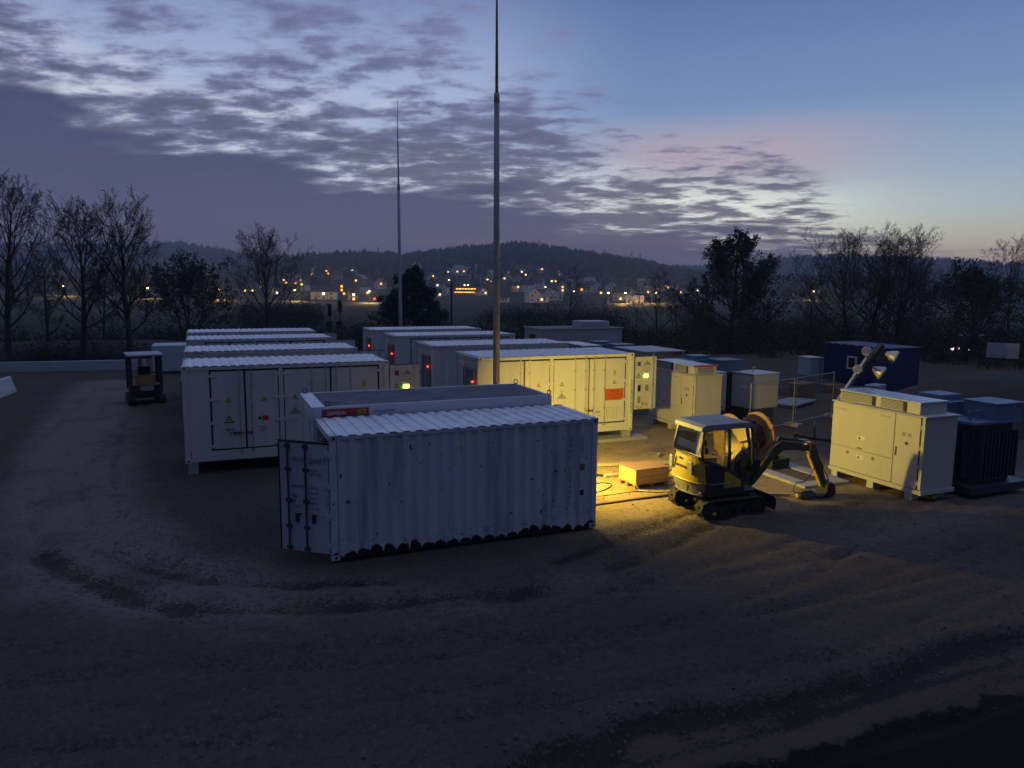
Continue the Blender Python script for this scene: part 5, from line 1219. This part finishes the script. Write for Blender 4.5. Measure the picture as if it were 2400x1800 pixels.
# odds and ends stacked in the dark right-hand yard
def pallet_stack(label, x, y, n, rz):
    o = thing('pallet_stack', label, 'pallets', (x, y, 0), R(rz), 'pallet stacks')
    for k in range(n):
        z = .145*k
        for yy in (0, .33, .66): MB().box(0, 1.2, yy, yy+.12, z, z+.10).build('pallet_bearer', M_plywood, o)
        for xx in (0, .22, .44, .66, .88, 1.08): MB().box(xx, xx+.12, -.01, .79, z+.102, z+.122).build('pallet_board', M_plywood, o)
pallet_stack('stack of weathered pallets behind the mesh fence, the taller one', 27.0, 28.2, 6, 12)
pallet_stack('low stack of pallets in front of the blue cabin', 30.5, 30.0, 3, -20)
pallet_stack('pallet pile left of the grey cabinet', 29.5, 34.0, 4, 30)
for lab, x, y, L_, W_, H_, mt, rz in (('pale flat slab lying on the dark soil behind the mesh fence', 25.0, 26.4, 2.6, 1.3, .18, M_concrete, 25), ('dark reddish crate beyond the mesh fence', 27.6, 26.0, 1.6, 1.0, .8, M_rust, -12), ('grey tool box near the blue cabin', 31.4, 27.6, 1.1, .6, .6, M_cabside, 18), ('pale plastic tank standing behind the fence', 25.2, 29.6, 1.0, 1.0, 1.0, M_cabside, 5)):
    o = thing('site_box' if H_ > .3 else 'stored_slab', lab, 'box' if H_ > .3 else 'slab', (x, y, 0), R(rz))
    MB().box(0, L_, 0, W_, .08, H_).build('body', mt, o, bevel=.03)
    if H_ > .3: MB().box(-.02, L_+.02, -.02, W_+.02, H_+.002, H_+.05).build('lid', mt, o, bevel=.01)
    for xx in (.1, L_-.2): MB().box(xx, xx+.1, .05, W_-.05, -.03, .08).build('bearer', M_wood, o)

# ------------------------------------------------------------------ trees
def mesh_obj(name, V, F, material, parent=None):
    me = bpy.data.meshes.new(name); me.from_pydata(V, [], F); me.materials.append(material); me.update()
    o = bpy.data.objects.new(name, me); COL.objects.link(o)
    if parent is not None: o.parent = parent
    return o
def seg(V, F, p0, p1, r0, r1, n):
    d = p1-p0
    if d.length < 1e-5: return
    d.normalize(); a = d.cross(Vector((.31, .2, .93)))
    if a.length < .05: a = d.cross(Vector((1, 0, 0)))
    a.normalize(); b = d.cross(a); base = len(V)
    for p, r in ((p0, r0), (p1, r1)):
        for k in range(n):
            t = 2*pi*k/n; q = p+(a*cos(t)+b*sin(t))*r; V.append((q.x, q.y, q.z))
    for k in range(n): k2 = (k+1) % n; F.append((base+k, base+k2, base+n+k2, base+n+k))
def tree(name, label, b, r, H, tr, clear, spread, asc, n1=16, ns=(7, 6, 4), seed=1, leaves=0, leaf=.14, leafmat=None, stems=1, shape='oval', droop=.25, cat='tree', group=None, twig=.0125, wander=.5, top=.98):
    rng = random.Random(seed); x, y = pol(b, r); z = terr(b, r)-.15 if r > 78 else -.45
    o = thing(name, label, cat, (x, y, z), 0, group)
    TV, TF, CV, CF, LV, LF = [], [], [], [], [], []
    def rdir(d, ang):
        a = d.cross(Vector((rng.gauss(0, 1), rng.gauss(0, 1), rng.gauss(0, 1))))
        if a.length < 1e-4: a = Vector((1, 0, 0))
        a.normalize(); return (d*cos(ang)+a*sin(ang)).normalized()
    def grow(p, d, L, rad, lev):
        nsg = (5, 4, 3, 2)[lev-1]; pts = [p]; dd = d.copy(); radii = [rad]
        for i in range(nsg):
            dd = rdir(dd, rng.uniform(0, .30)); dd = (dd+Vector((0, 0, droop*(.5 if lev < 3 else .25)))).normalized()
            pts.append(pts[-1]+dd*(L/nsg)); radii.append(max(twig*.6, rad*(1-.75*(i+1)/nsg)))
        for i in range(nsg): seg(CV, CF, pts[i], pts[i+1], radii[i], radii[i+1], 5 if lev == 1 else 3)
        if lev <= 3:
            k = ns[lev-1]
            for j in range(k):
                u = .22+.78*(j+rng.random()*.8)/k; f = u*nsg; i = min(nsg-1, int(f)); q = pts[i].lerp(pts[i+1], min(1, f-i))
                d2 = rdir((pts[i+1]-pts[i]).normalized(), rng.uniform(.45, .95))
                grow(q, d2, L*rng.uniform(.34, .58)*(1.15-.55*u), max(twig, radii[i]*.5), lev+1)
        if leaves and lev >= 3:
            for _ in range(leaves):
                c = pts[rng.randint(1, nsg)]+Vector((rng.gauss(0, 1), rng.gauss(0, 1), rng.gauss(0, 1)))*leaf*1.1
                u_ = Vector((rng.gauss(0, 1), rng.gauss(0, 1), rng.gauss(0, 1))).normalized(); w_ = u_.cross(Vector((rng.gauss(0, 1), rng.gauss(0, 1), .3))).normalized()
                s_ = leaf*rng.uniform(.6, 1.5); base = len(LV)
                for a, bb in ((-1, 0), (0, -.5), (1, 0), (0, .5)): q = c+u_*(a*s_)+w_*(bb*s_); LV.append((q.x, q.y, q.z))
                LF.append((base, base+1, base+2, base+3))
    for st in range(stems):
        hs = H*(1 if st == 0 else rng.uniform(.8, 1.0)); lean = Vector((0, 0, 1)) if stems == 1 else (Vector((cos(st*2.4+seed)*.34, sin(st*2.4+seed)*.34, 1))).normalized()
        p = Vector((0, 0, 0)) if stems == 1 else Vector((cos(st*2.4+seed)*.4, sin(st*2.4+seed)*.4, 0)); n = 12; pts = [p]; d = lean
        for i in range(n):
            d = (rdir(d, rng.uniform(0, .10*wander*2))+Vector((0, 0, .12))).normalized(); pts.append(pts[-1]+d*(hs*top/n))
        rad = [max(.02, tr*((1-i/n)**.8)*(1 if i else 1.25)) for i in range(n+1)]
        for i in range(n): seg(TV, TF, pts[i], pts[i+1], rad[i], rad[i+1], 8)
        for i in range(n1):
            u = (i+rng.random()*.7)/n1; h = clear+(hs*.95-clear)*u; f = h/hs*n; k = min(n-1, int(f)); q = pts[k].lerp(pts[k+1], min(1, f-k))
            az = i*2.399+rng.uniform(-.5, .5); el = R(asc[0]+(asc[1]-asc[0])*u+rng.uniform(-9, 9))
            if shape == 'oval': ln = spread*(.55+.75*math.sin(pi*min(1, .18+u*.80)))*.80
            elif shape == 'low': ln = spread*(.62+.55*math.sin(pi*min(1, .30+u*.62)))*(1.08-.55*u)
            elif shape == 'fan': ln = spread*(1.15-.55*u)
            else: ln = spread*(1.1-.95*u)
            grow(q, Vector((cos(az)*cos(el), sin(az)*cos(el), sin(el))), ln*rng.uniform(.8, 1.15), max(twig*1.5, rad[k]*.45), 1)
    mesh_obj('trunk', TV, TF, M_bark, o); cr = mesh_obj('crown', CV, CF, M_twig if not leaves else M_bark, o)
    if leaves: mesh_obj('foliage', LV, LF, leafmat or M_ever, o)
    return o
GT = 'bare trees along the back left'
tree('bare_tree', 'tallest bare tree, cut by the left edge of the photo', -34.3, 60, 11.3, .25, 2.6, 4.6, (34, 66), 21, (8, 7, 4), 11, group=GT)
tree('bare_tree', 'bare tree with a dense pointed crown, second from the left edge', -30.2, 62, 10.0, .23, 2.4, 4.3, (32, 68), 21, (8, 7, 4), 12, group=GT)
tree('bare_tree', 'bare tree with a tall pointed crown, left of the wide dark bush', -27.4, 62, 10.4, .28, 2.2, 4.7, (24, 70), 22, (8, 7, 4), 13, group=GT)
tree('bare_tree', 'thin dark bare tree between the first two tall trees', -32.2, 66, 7.6, .16, 1.6, 3.0, (26, 62), 13, (7, 6, 4), 14, group=GT)
tree('bare_tree', 'slim bare tree in front of the third tall tree', -28.9, 68, 7.2, .14, 1.4, 3.0, (26, 62), 13, (7, 6, 4), 15, group=GT)
tree('bush_tree', 'wide dark many stemmed bush left of the bare spreading tree', -23.5, 76, 6.8, .12, 1.0, 4.2, (14, 52), 12, (6, 5, 4), 16, leaves=1, leaf=.10, stems=4, shape='fan')
tree('bare_tree', 'bare tree with a wide fan of fine branches behind the left containers', -18.4, 82, 8.9, .22, 1.6, 5.6, (28, 68), 22, (8, 7, 4), 17, stems=1, shape='fan')
tree('dark_conifer', 'dark bushy conifer behind the far mast', -7.5, 84, 7.5, .25, .4, 4.1, (4, 22), 40, (7, 5, 3), 18, leaves=4, leaf=.14, leafmat=M_needle, shape='cone', droop=-.02)
tree('dense_tree', 'big dense dark round tree right of the village', 16.3, 71, 9.3, .30, .6, 5.0, (6, 58), 34, (8, 6, 4), 19, leaves=2, leaf=.10, shape='low')
tree('bare_tree', 'small bare tree left of the big round tree', 11.0, 74, 5.8, .12, .8, 3.4, (22, 60), 14, (7, 6, 4), 20, shape='fan')
tree('bare_tree', 'slender young bare tree touching the big round tree', 12.5, 78, 5.4, .09, 1.2, 1.6, (30, 62), 9, (5, 5, 3), 21)
tree('bare_tree', 'wide bare tree above the blue cabin, left of two', 25.0, 76, 7.9, .24, .7, 6.8, (18, 66), 16, (9, 7, 4), 22, shape='fan', stems=2)
tree('bare_tree', 'wide bare tree above the blue cabin, right of two', 27.3, 78, 7.9, .22, .7, 6.6, (18, 66), 16, (9, 7, 4), 23, shape='fan', stems=2)
tree('bush_tree', 'dark domed bush tree near the right edge', 31.9, 72, 5.9, .18, .3, 5.0, (4, 60), 30, (8, 6, 4), 24, leaves=1, leaf=.11, shape='low')
tree('bare_tree', 'pale bare tree rising behind the domed bush at the right edge', 33.8, 112, 10.0, .2, 2, 5.4, (30, 70), 16, (8, 6, 4), 25, shape='fan')
tree('bare_tree', 'thin sapling left of the two wide bare trees', 22.0, 72, 6.4, .09, 1.0, 2.2, (26, 60), 14, (7, 5, 4), 26)
tree('bare_tree', 'low bare tree in the dark scrub behind the station building', 4.3, 105, 6.6, .14, .8, 3.6, (26, 62), 12, (6, 5, 4), 27, shape='fan')

# dark scrub along the back of the yard: uncountable undergrowth
rng = random.Random(77); V, F = [], []
def bush(b, r, h, w, n, leafy):
    x, y = pol(b, r); z = (terr(b, r) if r > 80 else -.4)
    for _ in range(n):
        a = rng.uniform(0, 6.28); e = rng.uniform(.35, 1.45); L = h*rng.uniform(.45, 1.1)
        p = Vector((x+rng.gauss(0, w*.3), y+rng.gauss(0, w*.3), z)); d = Vector((cos(a)*cos(e)*w/h*.8, sin(a)*cos(e)*w/h*.8, sin(e))); q = p
        for k in range(3):
            d = (d+Vector((rng.gauss(0, .18), rng.gauss(0, .18), .05))); q2 = q+d*(L/3); seg(V, F, q, q2, .02*(1-k*.28), .02*(1-(k+1)*.28), 3)
            for _ in range(leafy):
                c = q.lerp(q2, rng.random())+Vector((rng.gauss(0, .12), rng.gauss(0, .12), rng.gauss(0, .1))); s_ = rng.uniform(.05, .16); i = len(V)
                u_ = Vector((rng.gauss(0, 1), rng.gauss(0, 1), rng.gauss(0, 1))).normalized()*s_; w_ = Vector((rng.gauss(0, 1), rng.gauss(0, 1), rng.gauss(0, 1))).normalized()*s_
                for t in (c-u_, c+w_, c+u_): V.append((t.x, t.y, t.z))
                F.append((i, i+1, i+2))
            q = q2
for i in range(420):
    b = rng.uniform(-43, 43); r = rng.uniform(62, 82) if b < -20 or b > 12 else rng.uniform(66, 84)
    bush(b, r, rng.uniform(1.0, 2.5)*(1.25 if b > 12 else 1), rng.uniform(1.2, 2.6), 26, 4)
for i in range(130): bush(rng.uniform(13, 42), rng.uniform(64, 100), rng.uniform(1.6, 3.2), rng.uniform(1.6, 3.0), 26, 4)
for i in range(110): bush(rng.choice([rng.uniform(-2, 9), rng.uniform(-20, -15), rng.uniform(13, 30)]), rng.uniform(92, 150), rng.uniform(2.2, 4.6), rng.uniform(2.5, 4.5), 34, 4)
tag(mesh_obj('scrub', V, F, M_scrub), 'dark tangled scrub along the back of the yard', 'scrub', kind='stuff')

# woods on the hills
V, F = [], []
def conifer(x, y, z, h, w):
    n = 6; base = len(V); a0 = rng.uniform(0, 6)
    rings = ((.10, .75), (.34, .95), (.36, .62), (.66, .60), (.68, .36), (1.0, .02))
    for hz, wr in rings:
        for k in range(n):
            rr = w*wr*rng.uniform(.75, 1.2); V.append((x+rr*cos(a0+k*6.283/n), y+rr*sin(a0+k*6.283/n), z+h*hz))
    for j in range(len(rings)-1):
        for k in range(n): F.append((base+j*n+k, base+j*n+(k+1) % n, base+(j+1)*n+(k+1) % n, base+(j+1)*n+k))
def broad(x, y, z, h, w):
    n = 7; base = len(V); a0 = rng.uniform(0, 6)
    rings = ((.12, .45), (.3, .9), (.5, 1.05), (.72, .85), (.9, .45), (1.0, .08))
    for hz, wr in rings:
        for k in range(n):
            rr = w*wr*rng.uniform(.65, 1.3); V.append((x+rr*cos(a0+k*6.283/n), y+rr*sin(a0+k*6.283/n), z+h*(hz+rng.uniform(-.05, .05))))
    for j in range(len(rings)-1):
        for k in range(n): F.append((base+j*n+k, base+j*n+(k+1) % n, base+(j+1)*n+(k+1) % n, base+(j+1)*n+k))
cnt = 0
for i in range(9500):
    b = rng.uniform(-43, 43); r = rng.uniform(640, 1150)**1.0
    inv = -20 < b < 15
    if inv and r < 790+70*mn.noise(Vector((b*.35, 1, 1)))+ (60 if -9 < b < 3 else 0): 
        if rng.random() < .90: continue
    if not inv and r < 700 and rng.random() < .6: continue
    x, y = pol(b, r); z = terr(b, r)-1.0; dens = mn.noise(Vector((x*.012, y*.012, 5)))
    if dens < -.35: continue
    if dens+rng.uniform(-.3, .3) > -.02: conifer(x, y, z, rng.uniform(10, 18), rng.uniform(2.2, 3.6))
    else: broad(x, y, z, rng.uniform(8, 15), rng.uniform(3, 5.5))
for i in range(500):    # crest of the near hill: a ragged skyline
    b = rng.uniform(-19, 13); r = rng.uniform(1090, 1140); x, y = pol(b, r); z = terr(b, r)-1
    k_ = mn.noise(Vector((b*1.3, 4, 4))); (conifer if rng.random() < .5+.7*k_ else broad)(x, y, z, rng.uniform(8, 17)*(1+.45*mn.noise(Vector((b*.9, 0, 0)))), rng.uniform(2.2, 5.2))
tag(mesh_obj('hill_wood', V, F, M_forest), 'dark wood covering the near hill above the village', 'wood', kind='stuff')
V, F = [], []
for i in range(5200):
    b = rng.uniform(-43, 43); r = rng.uniform(1600, 1930); x, y = pol(b, r); z = terr(b, r)-2
    (conifer if rng.random() < .7 else broad)(x, y, z, rng.uniform(13, 22), rng.uniform(3.5, 6))
tag(mesh_obj('far_wood', V, F, M_forest), 'bluish wood on the far ridges left and right', 'wood', kind='stuff')
# single bare trees standing on the hill crest
for k, (b, h) in enumerate(((2.0, 17), (6.1, 16), (7.0, 18), (8.9, 19), (9.6, 20), (-11.2, 17), (-10.2, 18))):
    lab = ('bare tree on the hill crest right of the summit firs', 'bare tree on the crest, first of the pair left of the gap', 'bare tree on the crest, second of the pair left of the gap', 'fan shaped bare tree on the right shoulder of the hill', 'fan shaped bare tree at the right end of the hill shoulder', 'broad bare tree on the hill crest left of the far mast', 'bare tree on the left crest nearest the far mast')[k]
    t = tree('crest_tree', lab, b, 1085 if k < 5 else 1060, h, .4, 3, h*.36, (30, 68), 12, (6, 4, 3), 40+k, shape='fan', twig=.07, group='bare trees on the hill crest')

# ------------------------------------------------------------------ village
WC = {'w': mat('house_white', (.80, .79, .78), .9, 0, .06, .3), 'c': mat('house_cream', (.62, .58, .52), .9, 0, .06, .3), 'o': mat('house_ochre', (.40, .22, .11), .9, 0, .06, .3), 'p': mat('house_pink', (.36, .26, .24), .9, 0, .06, .3)}
RC = {'b': mat('tile_brown', (.085, .06, .055), .9, 0, .15, .5), 'd': mat('tile_dark', (.05, .045, .05), .9, 0, .15, .5), 'g': mat('tile_grey', (.28, .28, .30), .7, 0, .1, .5), 's': mat('tile_frost', (.36, .36, .39), .7, 0, .1, .5)}
LW = {'0': M_dglass, '1': L_win, '2': L_win2, '3': L_win3, '4': L_win4}
GH = 'village houses across the valley'
def house(b, r, w, df, storeys, rot, wc, rc, lights, label):
    w = max(w, 5.5); x, y = pol(b, r); z = terr(b, r)
    o = thing('house', label, 'house', (x, y, z), -(R(b)+YAW)+R(rot)*(1 if (int(r) % 2) else -1), GH)
    if rot > 45: L_, D_ = w*1.25, w      # gable end turned to the viewer
    else: L_, D_ = w, max(5.5, w*df)
    e = 2.7*storeys; g = e+D_*.42; x0 = L_/2; y0 = D_/2
    m = MB(); m.prism([(-y0, -3), (y0, -3), (y0, e), (0, g-.12), (-y0, e)], 0, -x0, x0); m.build('wall', WC[wc], o)
    m = MB(); ov = .5
    for sg in (-1, 1):
        p = [(sg*(y0+ov), e-ov*.84), (0, g), (0, g+.28), (sg*(y0+ov), e-ov*.84+.28)]
        m.prism(p, 0, -x0-.4, x0+.4)
    rf = m.build('roof', RC[rc], o)
    MB().box(x0*.3, x0*.3+.7, -.35+y0*.3, .35+y0*.3, g-1.5, g+.7).build('chimney', RC['b'], rf)
    # windows on the face turned to the viewer (dark ones between the lit ones)
    wins = []
    if rot > 45:
        nrm = ('x', -x0-.06 if (int(r) % 2) else x0+.06)
        cand = [(u, 1.2+2.7*s_) for s_ in range(storeys) for u in (-y0*.5, y0*.5)]+[(0, e+.5)]
    else:
        nrm = ('y', -y0-.06); cand = [(u, 1.2+2.7*s_) for s_ in range(storeys) for u in (-x0*.6, 0, x0*.6)]
    rr = random.Random(int(b*100)+int(r)); rr.shuffle(cand); lit = list(lights)
    for i, (u, h) in enumerate(cand):
        ml = LW[lit[i]] if i < len(lit) else M_dglass
        ww, hh = ((.75, .75) if i < len(lit) and lit[i] != '0' else (.5, .65))
        if nrm[0] == 'x': MB().box(nrm[1]-.05, nrm[1]+.05, u-ww, u+ww, h-hh, h+hh).build('window', ml, o)
        else: MB().box(u-ww, u+ww, nrm[1]-.05, nrm[1]+.05, h-hh, h+hh).build('window', ml, o)
for h in HOUSES: house(*h)
# the long lit hall
x, y = pol(-3.5, 585); o = thing('lit_hall', 'long two storey hall glowing orange in the middle of the village', 'building', (x, y, terr(-3.5, 585)), -(R(-3.5)+YAW)); o.scale = (.95, 1, .82)
MB().box(-11, 11, 0, 9, -3, 3.0).build('lower_storey', WC['c'], o); MB().box(-9.5, 8.5, 1.2, 9, 3.0, 6.2).build('upper_storey', WC['o'], o)
MB().box(-11.5, 11.5, -.6, 9, 3.0, 3.3).build('terrace', RC['d'], o); MB().box(-10, 9, .8, 9, 6.2, 6.6).build('roof', RC['d'], o)
for k in range(7): MB().box(-9.3+2.4*k, -7.4+2.4*k, 1.1, 1.19, 4.1, 5.1).build('window', L_win if k % 2 else L_win2, o)
for k in range(9): MB().box(-10.6+2.35*k, -8.6+2.35*k, -.1, -.01, 1.1, 1.8).build('window', L_win if k % 3 else L_win2, o)
for k in (-2.2, .6): MB().sphere((k, .6, 8.2), .45, 8, 5).build('roof_lamp', L_lamp, o)
# church tower
x, y = pol(-2.7, 770); o = thing('church_tower', 'slender church spire standing above the village left of the near mast', 'church', (x, y, terr(-2.7, 770)), .3)
MB().box(-1.8, 1.8, -1.8, 1.8, -3, 9).build('tower', WC['w'], o)
m = MB(); m.add([(-2, -2, 9), (2, -2, 9), (2, 2, 9), (-2, 2, 9), (0, 0, 19)], [(0, 1, 4), (1, 2, 4), (2, 3, 4), (3, 0, 4)]); m.build('spire', RC['d'], o)
MB().box(-.6, .6, -1.9, -1.805, 6, 7.6).build('bell_opening', M_dglass, o)
# street lamps with their pools of light
LAMPS = [(-31.1, 567, 'first street lamp from the left on the valley road, seen through bare branches', 1), (-26.1, 512, 'second street lamp on the valley road, behind the third tall tree', 1), (-21.5, 475, 'third street lamp on the valley road, left of the fan shaped tree', 1), (-16.3, 448, 'street lamp on the valley road right of the fan shaped tree', 1), (-10.9, 417, 'street lamp on the valley road left of the dark conifer', 1), (7.3, 440, 'street lamp left of the lit stretch of road on the right', 0), (8.6, 445, 'street lamp above the lit stretch of road right of the village', 1), (10.9, 463, 'street lamp beside the small bare tree on the right', 1), (22.0, 596, 'street lamp over the yellow strip of road behind the thin sapling', 1), (-32.1, 780, 'street lamp on the lit lane at the far left', 1), (-29.9, 905, 'highest street lamp at the left between two tall trees', 0), (4.7, 490, 'street lamp in front of the village centre', 0), (-12.9, 610, 'street lamp beside the tall glowing house front', 0), (-1.95, 640, 'greenish yellow street lamp just left of the near mast', 0), (2.5, 560, 'street lamp below the white house with brown roof', 0), (-4.9, 640, 'street lamp left of the snowy roofed house', 0)]
for b, r, lab, pool in LAMPS:
    x, y = pol(b, r-5); z = terr(b, r)+.6
    o = thing('street_lamp', lab, 'street lamp', (x, y, z), -(R(b)+YAW)+pi/2, 'street lamps across the valley')
    MB().tube([(0, 0, -3), (0, 0, 6), (.5, 0, 6.5), (1.4, 0, 6.6)], [.12, .08, .06, .05], 6).build('pole', M_mast, o)
    MB().sphere((1.5, 0, 6.45), .5, 10, 6, (1.2, 1, .6)).build('lamp_head', L_lamp, o)
    if pool:
        l = bpy.data.lights.new('street_lamp_light', 'POINT'); l.energy = 14000; l.color = (1, .62, .2); l.shadow_soft_size = .4
        lo = bpy.data.objects.new('street_lamp_light', l); COL.objects.link(lo); lo.parent = o; lo.location = (2.2, 0, 5.4)
# railway signals and poles behind the containers
for b, lab, d in ((-13.85, 'dark railway signal behind the containers, left of two', 0), (-13.1, 'dark railway signal behind the containers, right of two', .4)):
    x, y = pol(b, 88); o = thing('railway_signal', lab, 'signal', (x, y, terr(b, 88)-.1), -(R(b)+YAW), 'railway signals')
    MB().tube([(0, 0, 0), (0, 0, 2.6+d)], .07, 8).build('post', M_dark, o); MB().box(-.22, .22, -.12, .12, 1.9+d, 3.3+d).build('signal_head', M_rubber, o, bevel=.05); MB().box(-.45, .2, -.25, .25, .2, 1.3).build('relay_box', M_rubber, o)
for b, r, h, lab, br in ((-6.15, 92, 5.6, 'wooden pole in front of the dark conifer', 0), (-4.7, 92, 6.0, 'braced wooden pole right of the dark conifer', 1)):
    x, y = pol(b, r); o = thing('utility_pole', lab, 'pole', (x, y, terr(b, r)-.2), -(R(b)+YAW), 'utility poles')
    MB().tube([(0, 0, 0), (0, 0, h)], [.13, .10], 8).build('pole', M_rubber if br else M_mast, o)
    MB().box(-.5, .5, -.05, .05, h-.5, h-.4).build('cross_arm', M_rubber, o)
    if br: MB().tube([(-1.9, 0, h*.68), (-.05, 0, h*.22)], .05, 6).build('brace', M_mast, o)
# parked van with its headlamps on, at the back right
x, y = pol(31.7, 76); o = thing('parked_van', 'van with glaring white headlamps in the dark at the back right', 'van', (x, y, -.35), -(R(31.7)+YAW)-R(100))
MB().prism([(-2.0, .35), (2.1, .35), (2.15, .9), (1.3, 1.15), (.8, 1.9), (-2.0, 1.95)], 1, -.85, .85).build('body', M_tank_dark, o, bevel=.08)
for xx in (-1.3, 1.35):
    for yy in (-.8, .8): m = MB(); m.disc((xx, yy, .32), .32, 1, .2, 18); m.build('wheel', M_rubber, o)
for yy, s_ in ((-.55, 1.0), (.55, .55)): MB().sphere((2.13, yy, .78), .22*s_, 10, 6, (.4, 2.2, .6)).build('headlamp', L_head, o)
MB().add([(1.28, -.8, 1.2), (1.28, .8, 1.2), (.84, .75, 1.85), (.84, -.75, 1.85)], [(0, 1, 2, 3)]).build('windscreen', M_dglass, o)
# grey board at the right edge, dark soil heaps
x, y = pol(33.6, 62); o = thing('site_board', 'grey board standing in the dark at the right edge', 'board', (x, y, -.1), -(R(33.6)+YAW))
MB().box(-.95, .95, 0, .06, .9, 1.95).build('board', M_cabside, o)
for xx in (-.8, .8): MB().box(xx-.04, xx+.04, .07, .13, 0, 1.9).build('post', M_dark, o)
M_soil = mat('heap_soil', (.035, .027, .02), .95, 0, .3, 1.5, bump=.5, bscale=4)
def heap(label, b, r, L_, w, h, seed):
    x, y = pol(b, r); n = 26; vs = []
    for j in range(n+1):
        for i in range(n+1):
            u = i/n*2-1; v = j/n*2-1; k = max(0, 1-u*u)*max(0, 1-v*v)
            vs.append((x+u*L_, y+v*w, -.12+h*k**.7+.18*k*mn.noise(Vector((u*4+seed, v*4, 2)))+.08*k*mn.noise(Vector((u*13+seed, v*13, 2)))))
    m = MB(); m.add(vs, [(j*(n+1)+i, j*(n+1)+i+1, (j+1)*(n+1)+i+1, (j+1)*(n+1)+i) for j in range(n) for i in range(n)])
    tag(m.build('soil_heap', M_soil, smooth=True), label, 'soil heap', 'soil heaps')
heap('dark soil heap behind the transformer at the right edge', 33.5, 39, 5.5, 4, 2.0, 1)
heap('long flat soil heap between blue cabin and mesh fence', 19.5, 44, 5, 3, .8, 2)
heap('dark soil heap at the far back left behind the low wall', -31, 66, 16, 3, 1.1, 3)

# ------------------------------------------------------------------ evening haze
hz = MB().box(-2260, 2260, -2260, 2260, -62, 112).build('haze', None)
hm = bpy.data.materials.new('haze'); hm.use_nodes = True; t = hm.node_tree; t.nodes.clear(); n = NT(t)
pv_ = n.n('ShaderNodeVolumePrincipled'); pv_.inputs['Color'].default_value = (.74, .85, 1, 1); pv_.inputs['Density'].default_value = .00043; pv_.inputs['Anisotropy'].default_value = .1
ou = n.n('ShaderNodeOutputMaterial'); t.links.new(pv_.outputs[0], ou.inputs['Volume'])
hz.data.materials.clear(); hz.data.materials.append(hm); tag(hz, 'thin bluish evening haze filling the valley', 'haze', kind='stuff')
